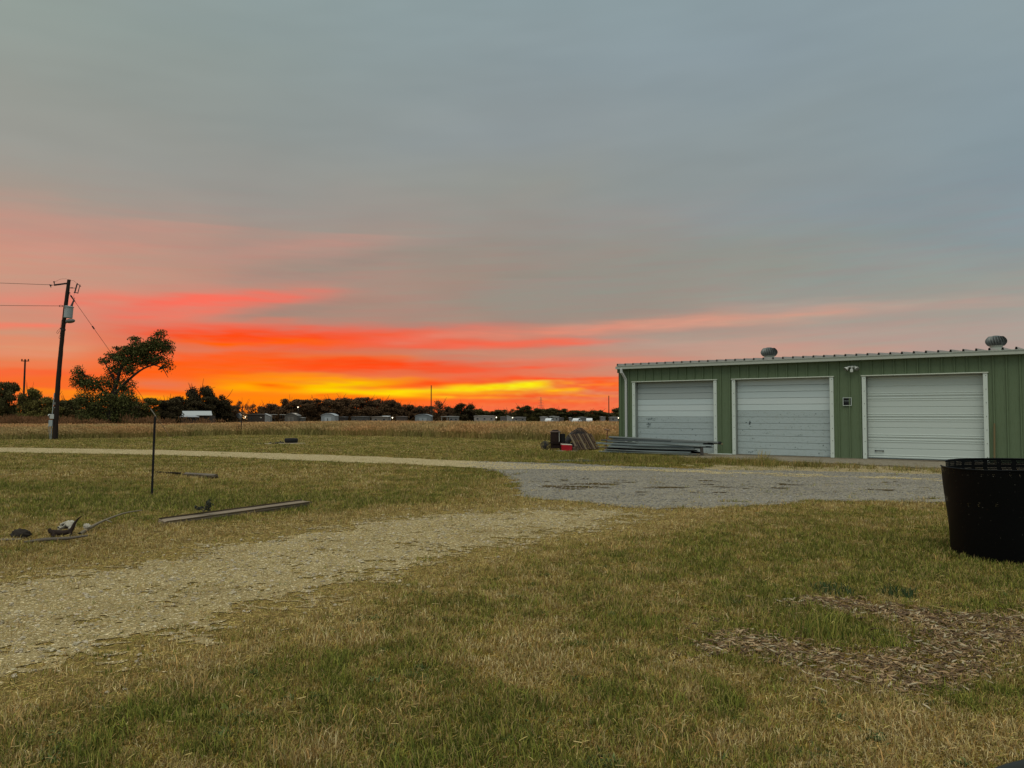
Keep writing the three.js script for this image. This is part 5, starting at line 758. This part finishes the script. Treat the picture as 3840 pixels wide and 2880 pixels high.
  const A = V(-28.82, 9.5, -49.78), Bq = V(-24.02, 0, -54.24), at = (t) => A.clone().lerp(Bq, t), gw = thing('guy_wire', 'slanting guy wire with a pale guard, from the utility pole down to the lawn', 'guy wire', [0, 0, 0]);
  mesh('wire', cyl(0.013, 0.013, at(0), at(0.8), 5), wire, gw); mesh('guard', cyl(0.035, 0.03, at(0.79), at(0.845), 8), mat([0.34, 0.3, 0.24], 0.7), gw); mesh('rod', cyl(0.022, 0.02, at(0.845), at(1), 6), mat([0.22, 0.15, 0.09], 0.8), gw); mesh('strain_insulator', [cyl(0.05, 0.035, at(0.015), at(0.055), 8), cyl(0.045, 0.045, at(0.215), at(0.235), 8)], iron, gw);
}

// ---------------------------------------------------------------- grass, straw, chips and stones
function tuft(R, n, h0, h1, w, spread, lean, pal, head) {
  const p = [], c = [], I = [];
  for (let k = 0; k < n; k++) {
    const a = R() * 6.28, r = Math.sqrt(R()) * spread, bx = Math.cos(a) * r, bz = Math.sin(a) * r, h = lerp(h0, h1, R()), d = R() * 6.28, l = lean * (0.3 + R()) * h, ww = w * (0.7 + R() * 0.6), f = R() * 3.14, sx = Math.cos(f) * ww * 0.5, sz = Math.sin(f) * ww * 0.5, dx = Math.cos(d) * l, dz = Math.sin(d) * l, q = p.length / 3, col = pick(R, pal), j = 0.8 + R() * 0.4;
    p.push(bx - sx, -0.01, bz - sz, bx + sx, -0.01, bz + sz, bx + dx * 0.35 - sx * 0.8, h * 0.58, bz + dz * 0.35 - sz * 0.8, bx + dx * 0.35 + sx * 0.8, h * 0.58, bz + dz * 0.35 + sz * 0.8, bx + dx, h * (1 - lean * 0.25), bz + dz); I.push(q, q + 1, q + 2, q + 2, q + 1, q + 3, q + 2, q + 3, q + 4);
    for (let m = 0; m < 5; m++) c.push(col[0] * j, col[1] * j, col[2] * j);
    if (head && R() < head.share) { const b = p.length / 3, hc = pick(R, head.pal), hl = head.len * (0.6 + R() * 0.8), hw = head.w * (0.6 + R() * 0.8), x = bx + dx, z = bz + dz, y = h * (1 - lean * 0.25) - hl * 0.35; p.push(x, y, z, x - Math.cos(f) * hw, y + hl * 0.45, z - Math.sin(f) * hw, x + Math.cos(f) * hw, y + hl * 0.45, z + Math.sin(f) * hw, x + dx * 0.2, y + hl, z + dz * 0.2, x + Math.sin(f) * hw, y + hl * 0.5, z - Math.cos(f) * hw, x - Math.sin(f) * hw, y + hl * 0.5, z + Math.cos(f) * hw); I.push(b, b + 1, b + 2, b + 1, b + 3, b + 2, b, b + 4, b + 5, b + 4, b + 3, b + 5); for (let m = 0; m < 6; m++) c.push(hc[0] * j, hc[1] * j, hc[2] * j); }
  }
  const g = new THREE.BufferGeometry(); g.setAttribute('position', new THREE.Float32BufferAttribute(p, 3)); g.setAttribute('color', new THREE.Float32BufferAttribute(c, 3)); g.setIndex(I); g.computeVertexNormals(); return g;
}
const bladeMat = mat([1, 1, 1], 0.9, { vertexColors: true, specularIntensity: 0.25 });
function scatter(name, geo, m, items, label, category) { // items: x, y, z, yaw, scale, scaleY, tint
  const im = new THREE.InstancedMesh(geo, m, items.length), M = new THREE.Matrix4(), q = new THREE.Quaternion(), e = new THREE.Euler(), c = new THREE.Color(), s = V(), p = V();
  items.forEach((t, i) => { q.setFromEuler(e.set(t.rx ?? 0, t.a, t.rz ?? 0)); im.setMatrixAt(i, M.compose(p.set(t.x, t.y, t.z), q, s.set(t.s, t.sy ?? t.s, t.sz ?? t.s))); im.setColorAt(i, c.setRGB(...(t.c ?? [1, 1, 1]))); });
  im.name = numbered(name); im.castShadow = im.receiveShadow = true; tag(im, label, category, null, 'stuff'); scene.add(im); return im;
}
const inGarage = (x, z) => { const dx = x - GX, dz = z - GZ, s = dx * Math.cos(GT) - dz * Math.sin(GT), d = dx * Math.sin(GT) + dz * Math.cos(GT); return { s, d }; };
{
  const R = rng(1234);
  const P = { green: [[0.17, 0.19, 0.03], [0.23, 0.235, 0.04], [0.085, 0.11, 0.02], [0.3, 0.28, 0.06], [0.11, 0.135, 0.024]], olive: [[0.38, 0.31, 0.085], [0.3, 0.255, 0.06], [0.5, 0.39, 0.135], [0.2, 0.185, 0.04], [0.36, 0.24, 0.075]], straw: [[0.5, 0.38, 0.16], [0.4, 0.285, 0.115], [0.6, 0.49, 0.24], [0.25, 0.165, 0.065], [0.46, 0.28, 0.1]] };
  const geos = { green: [tuft(R, 13, 0.02, 0.058, 0.0038, 0.055, 0.7, [...P.green, ...P.green, P.olive[0], P.straw[1]]), tuft(R, 12, 0.015, 0.05, 0.004, 0.065, 1.0, [...P.green, P.olive[1], P.olive[3]])], olive: [tuft(R, 12, 0.025, 0.07, 0.004, 0.065, 0.6, [...P.olive, P.straw[0], P.straw[3], P.green[0]]), tuft(R, 12, 0.02, 0.055, 0.0045, 0.07, 0.9, [...P.olive, P.straw[1], P.green[3]])], straw: [tuft(R, 11, 0.02, 0.065, 0.004, 0.065, 0.7, [...P.straw, P.olive[2]]), tuft(R, 11, 0.012, 0.045, 0.0045, 0.075, 1.3, P.straw)] };
  const sets = { green: [[], []], olive: [[], []], straw: [[], []] };
  const bands = [[-2.6, -5.5, 820, 1], [-5.5, -8.5, 480, 1.12], [-8.5, -13, 230, 1.3], [-13, -20, 100, 1.6], [-20, -32, 40, 2.2], [-32, -62, 15, 3.2]];
  for (const [z0, z1, dens, sc] of bands) {
    const zm = (z0 + z1) / 2, half = 0.7 * -z1 + 1.6, n = Math.round(dens * 2 * half * (z0 - z1));
    for (let i = 0; i < n; i++) {
      const z = lerp(z0, z1, R()), x = (R() * 2 - 1) * (0.69 * -z + 1.5); if (z < fieldEdge(x) - 0.3) continue;
      const gg = inGarage(x, z); if (gg.s > -9.75 && gg.d < (gg.s > -6 ? apronD(gg.s) : 0.2)) continue;
      const d = driveSd(x, z), l = lotF(x, z), ln = laneF(x, z), mu = mulchSd(x, z);
      let keep = 1 - 0.965 * sstep(-1.3, 0.6, d - 0.05 + 0.55 * n2b(x * 1.6, z * 2.6) + 0.3 * n2(x * 5, z * 8)); keep *= 1 - 0.985 * sstep(-0.12, 0.12, l); keep *= 1 - 0.985 * sstep(-0.1, 0.15, ln); keep *= 1 - 0.84 * sstep(-0.08, 0.18, mu + 0.12 * n2(x * 3, z * 3));
      const t = turf(x, z); keep *= 1 - 0.6 * t.bare; if (gg.s > -5 && gg.d < 9 && dirtF(x, z) > -0.05) keep *= 0.12; if (R() > keep) continue;
      const v = t.green + (R() - 0.5) * 0.5, kind = v > 0.52 ? 'green' : v > 0.2 ? 'olive' : 'straw', j = 0.62 + R() * 0.72, tall = (0.5 + 0.62 * R()) * (kind === 'green' ? 1.15 : 0.92) * (1 + 0.45 * Math.max(0, n2(x * 0.9 + 40, z * 0.9)));
      sets[kind][R() < 0.5 ? 0 : 1].push({ x, y: height(x, z), z, a: R() * 6.28, s: sc, sy: Math.min(sc, 1.7) * tall, c: [j, j, j * (0.9 + R() * 0.2)] });
    }
  }
  const lab = { green: 'short green blades of lawn grass', olive: 'short olive half-dry lawn grass', straw: 'short straw coloured dead lawn grass' };
  for (const k of Object.keys(sets)) sets[k].forEach((s, i) => scatter('lawn_grass', geos[k][i], bladeMat, s, lab[k], 'grass'));
  // loose clippings lying flat
  const clipG = () => { const p = [], c = [], I = []; for (let k = 0; k < 9; k++) { const a = R() * 6.28, L = 0.012 + R() ** 2 * 0.042, w = 0.0009 + R() * 0.0011, bend = (R() - 0.5) * 0.9, x = (R() - 0.5) * 0.2, z = (R() - 0.5) * 0.2, y0 = 0.003 + R() * 0.012, tilt = (R() - 0.4) * 0.35, col = pick(R, [...P.straw, ...P.olive]), j = 0.6 + R() * 0.4, q = p.length / 3; for (let m = 0; m <= 3; m++) { const t = m / 3, an = a + bend * t, cx = x + Math.cos(an) * L * t, cz = z + Math.sin(an) * L * t, y = y0 + Math.max(0, tilt) * L * t; p.push(cx - Math.sin(an) * w, y, cz + Math.cos(an) * w, cx + Math.sin(an) * w, y + 0.001, cz - Math.cos(an) * w); for (let r = 0; r < 2; r++) c.push(col[0] * j, col[1] * j, col[2] * j); if (m < 3) I.push(q + m * 2, q + m * 2 + 2, q + m * 2 + 1, q + m * 2 + 1, q + m * 2 + 2, q + m * 2 + 3); } } const g = new THREE.BufferGeometry(); g.setAttribute('position', new THREE.Float32BufferAttribute(p, 3)); g.setAttribute('color', new THREE.Float32BufferAttribute(c, 3)); g.setIndex(I); g.computeVertexNormals(); return g; };
  const clips = [clipG(), clipG(), clipG(), clipG()];
  const items = [];
  for (const [z0, z1, dens, sc] of [[-2.6, -6, 170, 1], [-6, -10, 140, 1.15], [-10, -16, 80, 1.5], [-16, -30, 9, 2.4]]) { const n = Math.round(dens * 2 * (0.7 * -z1 + 1.6) * (z0 - z1)); for (let i = 0; i < n; i++) { const z = lerp(z0, z1, R()), x = (R() * 2 - 1) * (0.69 * -z + 1.5), gg = inGarage(x, z); if (gg.s > -9.75 && gg.d < apronD(gg.s)) continue; const t = turf(x, z), d = driveSd(x, z), l = lotF(x, z); let k = 0.09 + 0.2 * Math.max(0, n2(x * 1.5, z * 1.5 + 70)) + 0.8 * t.straw; if (d > -0.4) k = 0.42 + 0.55 * Math.max(0, n2(x * 1.1, z * 1.7)); if (l > -0.05) k = 0.03; if (laneF(x, z) > 0) k = 0.02; if (mulchSd(x, z) > 0) k *= 0.5; if (R() > k) continue; const j = 0.75 + R() * 0.5; items.push({ x, y: height(x, z) + 0.004 + R() * 0.014 * (t.straw + 0.4), z, a: R() * 6.28, s: sc * (0.7 + R() * 0.6), sy: 0.8 + R() * 1.6, c: [j, j, j] }); } }
  clips.forEach((g, i) => scatter('straw', g, bladeMat, items.filter((_, k) => k % 4 === i), 'dry straw clippings lying in rows along the drive', 'straw'));
  // clumps of taller grass, low broad weeds and dead tufts through the near lawn
  { const cg2 = [tuft(R, 30, 0.03, 0.11, 0.0042, 0.07, 0.6, [...P.green, ...P.green, P.olive[0]]), tuft(R, 26, 0.03, 0.1, 0.004, 0.07, 0.6, [...P.straw, P.olive[2], P.straw[4]]), tuft(R, 24, 0.012, 0.04, 0.011, 0.06, 1.4, [[0.09, 0.125, 0.04], [0.11, 0.14, 0.05], [0.075, 0.105, 0.036]])], it = [[], [], []];
    for (let i = 0; i < 9000; i++) { const z = -2.6 - R() ** 1.5 * 15, x = (R() * 2 - 1) * (0.69 * -z + 1.2); if (driveSd(x, z) > -0.4 || lotF(x, z) > -0.1 || mulchSd(x, z) > 0.05) continue; const t = turf(x, z), q = n2(x * 0.8 + 12, z * 0.8), k = q > 0.2 ? 0 : q < -0.25 ? 1 : 2; if (R() > (k === 2 ? 0.16 : 0.5) || (k === 0 && t.green < 0.4) || (k === 1 && t.green > 0.7)) continue; const j = 0.75 + R() * 0.5; it[k].push({ x, y: height(x, z), z, a: R() * 6.28, s: 0.7 + R() * 0.7, sy: 0.5 + R() * 0.7, c: [j, j, j] }); }
    cg2.forEach((g, i) => scatter('lawn_grass', g, bladeMat, it[i], ['taller green grass clumps through the near lawn', 'dead tan grass tufts through the near lawn', 'low dark broad-leaved weeds through the near lawn'][i], 'grass')); }
  // taller weeds: before the beam stack and the garage, and clumps in the lawn
  const weed = [tuft(R, 26, 0.12, 0.38, 0.008, 0.16, 0.5, [...P.green, ...P.olive, P.straw[0]]), tuft(R, 22, 0.1, 0.34, 0.008, 0.15, 0.6, [...P.olive, ...P.straw])], wi = [[], []];
  for (let i = 0; i < 9000; i++) { const s = -11.5 + R() * 17, d = 0.9 + R() * 6, [x, , z] = atGarage(s, 0, d); const k = s < -5 ? spot(s, d, -7.6, 3.6, 2.8, 1.7) + spot(s, d, -10.4, 1.4, 0.9, 0.9) : 1.0 * spot(s, d, -3.2, 4.0, 1.9, 0.9) + 0.6 * spot(s, d, -0.4, 4.2, 1.4, 0.4) + 0.5 * spot(s, d, 2.8, 4.4, 1.3, 0.5) * (n2(s * 2, d * 3) > 0 ? 1 : 0.2); if (R() > k * (0.55 + 0.5 * n2(s * 0.9, d * 1.3)) || lotF(x, z) > 0.35 || (s > -6 && d < apronD(s) - 0.25)) continue; const j = 0.55 + R() * 0.4; wi[R() < (s > -5.2 ? 0.55 : 0.8) ? 0 : 1].push({ x, y: height(x, z), z, a: R() * 6.28, s: 0.8 + R() * 0.4, sy: (s < -5 ? (d < 3.2 ? 0.42 : 0.75) : 0.75) * (0.5 + R() * 0.7), c: [j, j, j] }); }
  weed.forEach((g, i) => scatter('weeds', g, bladeMat, wi[i], i ? 'dry weeds growing before the garage apron' : 'green weeds growing before the beam stack', 'weeds'));
  const clump = (name, x, z, n, h0, h1, sp, pal, label, w = 0.006) => { const o = single(name, tuft(R, n, h0, h1, w, sp, 0.45, pal), bladeMat, label, 'grass tuft'); o.position.set(x, height(x, z), z); };
  clump('grass_tuft', 2.32, -5.85, 170, 0.1, 0.26, 0.2, [...P.green, P.olive[0], [0.13, 0.16, 0.03]], 'tall bright green grass tuft standing inside the ring of wood chips');
  clump('grass_tuft', 3.75, -5.05, 150, 0.08, 0.22, 0.22, [...P.green, [0.12, 0.16, 0.03]], 'green grass tuft at the right edge by the wood chips');
  clump('weed_clump', 2.95, -7.15, 110, 0.03, 0.1, 0.2, [[0.045, 0.075, 0.03], [0.06, 0.09, 0.035]], 'dark green low weed clump above the left of the wood chips', 0.012);
  clump('weed_clump', 3.5, -7.05, 100, 0.03, 0.1, 0.18, [[0.045, 0.075, 0.03], [0.06, 0.09, 0.035]], 'dark green low weed clump above the middle of the wood chips', 0.012);
  clump('grass_tuft', -11.9, -17.4, 160, 0.1, 0.28, 0.4, [...P.green, P.green[2]], 'lush green grass tuft in the green patch at the far left', 0.01);
  clump('grass_tuft', 8.9, -27.4, 60, 0.2, 0.55, 0.2, [...P.olive, P.straw[0], P.straw[1]], 'pale dry stalks of a weed standing before the second door', 0.008);
  // tall field grass with tan seed heads
  const fp = [[0.23, 0.2, 0.055], [0.28, 0.235, 0.07], [0.34, 0.255, 0.09], [0.21, 0.18, 0.05], [0.4, 0.28, 0.115]], hp = [[0.6, 0.39, 0.18], [0.66, 0.45, 0.22], [0.52, 0.32, 0.14], [0.42, 0.28, 0.12]];
  const fg = [0, 1, 2].map(() => { const a = tuft(R, 34, 0.35, 0.85, 0.02, 0.42, 0.4, fp), b = tuft(R, 26, 0.7, 1.12, 0.01, 0.42, 0.22, [...fp, hp[2]], { share: 0.9, pal: hp, len: 0.2, w: 0.022 }); return mergeGeometries([a, b]); });
  const fi = [[], [], []], addF = (x, z, s, sy, c) => fi[Math.floor(R() * 3)].push({ x, y: drop(z), z, a: R() * 6.28, s, sy, c });
  for (let i = 0; i < 70000; i++) { const x = (R() * 2 - 1) * 62, edge = fieldEdge(x), z = edge - Math.pow(R(), 1.6) * 26 + 0.5 * n2(x * 0.7, 3); if (Math.abs(x) > 0.72 * -z + 3 || inGarage(x, z).d < 1 && inGarage(x, z).s > -10.3) continue; if (R() > (z > edge - 1.6 ? 0.15 : 0.24)) continue; const j = 0.8 + R() * 0.4, left = sstep(-14, -34, x), red = 1 + 0.16 * n2(x * 0.08, z * 0.1); addF(x, z, 0.85 + R() * 0.4, (0.7 + R() * 0.26) * lerp(1, 0.74, left) * (z > edge - 1.2 ? 0.62 + 0.3 * R() : 1), [j * red, j, j * 0.95]); }
  for (let i = 0; i < 26000; i++) { const z = -72 - Math.pow(R(), 1.2) * 106, x = (R() * 2 - 1) * (0.72 * -z + 4), j = 0.85 + R() * 0.3; if (x < -32 && z > -140 && z < -84 && x > -80 && R() < 0.6) continue; addF(x, z, 1.5 + R() * 0.8, (0.66 + R() * 0.2) * lerp(1, 0.8, sstep(-0.25, -0.45, x / -z)), [j * 1.12, j, j * 0.92]); }
  fg.forEach((g, i) => scatter('tall_grass', g, bladeMat, fi[i], 'tall field grass with tan seed heads between the lawn and the distant sheds', 'tall grass'));
  const br = []; for (let i = 0; i < 1600; i++) { const z = -80 - R() * 20, x = -0.7 * -z + R() * R() * 30; const j = 0.3 + R() * 0.3; if (R() > 0.55 + 0.6 * n2(x * 0.2, z * 0.2)) continue; br.push({ x, y: drop(z), z, a: R() * 6.28, s: 1.4, sy: 0.7 + R() * 0.9 * (0.7 + 0.5 * n2(x * 0.3, z * 0.1)), c: [j * 0.95, j * 0.75, j * 0.75] }); }
  scatter('brush', fg[0], bladeMat, br, 'dark dry brush at the foot of the bushes on the left', 'brush');
  // stones and chips
  const stoneG = (seed, f) => { const g = new THREE.IcosahedronGeometry(0.5, 1), Q = g.attributes.position; for (let i = 0; i < Q.count; i++) { const x = Q.getX(i), y = Q.getY(i), z = Q.getZ(i), r = 1 + 0.45 * n3(x * 1.7 + seed, y * 1.7, z * 1.7); Q.setXYZ(i, x * r, y * r * f, z * r * 0.8); } g.computeVertexNormals(); return g; };
  const sg = [stoneG(1, 0.45), stoneG(5, 0.6), stoneG(9, 0.35)], caliche = mat([0.44, 0.38, 0.26], 0.98, { specularIntensity: 0.2 }), crushed = mat([0.25, 0.232, 0.2], 0.9, { specularIntensity: 0.25 }), ds = [[], [], []], ls = [[], [], []];
  for (let i = 0; i < 60000; i++) { const z = -2.6 - R() * 11.4, x = -9 + R() * 11.5; if (Math.abs(x) > 0.7 * -z + 1.2 || driveF(x, z) < (R() < 0.08 ? -0.4 : 0)) continue; if (R() > 0.5 + 0.5 * n2b(x * 1.3, z * 2)) continue; const s = 0.007 + 0.042 * R() ** 3.2, j = 0.75 + R() * 0.5; ds[i % 3].push({ x, y: height(x, z) + 0.006 + s * 0.1, z, a: R() * 6.28, s, c: [j, j * (0.96 + R() * 0.06), j * (0.9 + R() * 0.14)] }); }
  for (let i = 0; i < 60000; i++) { const z = -13 - R() * 14, x = -2 + R() * 17; if (Math.abs(x) > 0.7 * -z + 1.5 || lotF(x, z) < (R() < 0.05 ? -0.3 : 0)) continue; const s = 0.012 + 0.042 * R() ** 2.4, j = 0.78 + R() * 0.44, w = n2(x * 0.2, z * 0.9) > 0.15 ? 1.15 : 0.95; ls[i % 3].push({ x, y: height(x, z) + 0.01 + s * 0.1, z, a: R() * 6.28, s, c: [j * w, j * w, j * w * (0.94 + R() * 0.08)] }); }
  sg.forEach((g, i) => { scatter('drive_stones', g, caliche, ds[i], 'loose pale stones embedded in the foreground drive', 'stones'); scatter('lot_stones', g, crushed, ls[i], 'loose crushed grey stones of the gravel lot', 'stones'); });
  const chipG = (seed) => { const g = new THREE.BoxGeometry(1, 0.1, 0.2, 4, 1, 2), Q = g.attributes.position; for (let i = 0; i < Q.count; i++) { const x = Q.getX(i), t = 1 - 0.75 * Math.abs(x * 2) ** 2.2; Q.setXYZ(i, x, Q.getY(i) * (0.5 + 0.5 * t) + 0.1 * x * x * (seed % 2 ? 1 : -1), Q.getZ(i) * t + 0.09 * Math.sin(x * 3 + seed)); } g.computeVertexNormals(); return g; };
  const cg = [chipG(1), chipG(2), chipG(5)], cm = mat([1, 1, 1], 0.9, { specularIntensity: 0.2 }), cs = [[], [], []], cpal = [[0.34, 0.22, 0.11], [0.25, 0.155, 0.075], [0.42, 0.3, 0.165], [0.11, 0.07, 0.04], [0.42, 0.35, 0.22], [0.16, 0.1, 0.055], [0.13, 0.085, 0.05]];
  for (let i = 0; i < 60000; i++) { const x = 0.9 + R() * 4.6, z = -4.2 - R() * 3.1, m = mulchSd(x, z) + 0.1 * n2(x * 4, z * 4); if (m < (R() < 0.1 ? -0.25 : 0) || R() > (0.5 + 0.5 * sstep(0, 0.2, m)) * (0.85 + 0.35 * n2b(x * 2.2, z * 2.2))) continue; const s = 0.016 + 0.06 * R() ** 2.4, c = pick(R, cpal), j = 0.8 + R() * 0.4, a = (R() - 0.5) * 2.2 + (R() < 0.3 ? 1.57 : 0); cs[i % 3].push({ x, y: height(x, z) + 0.006 + R() * 0.018, z, a, rx: (R() - 0.5) * 0.7, rz: (R() - 0.5) * 0.5, s, sy: s * 0.8, sz: s * (0.6 + R() * 0.8), c: c.map((q) => q * j) }); }
  cg.forEach((g, i) => scatter('wood_chips', g, cm, cs[i], 'scattered brown and pale wood chips in the lawn at lower right', 'wood chips'));
}
renderer.render(scene, camera);
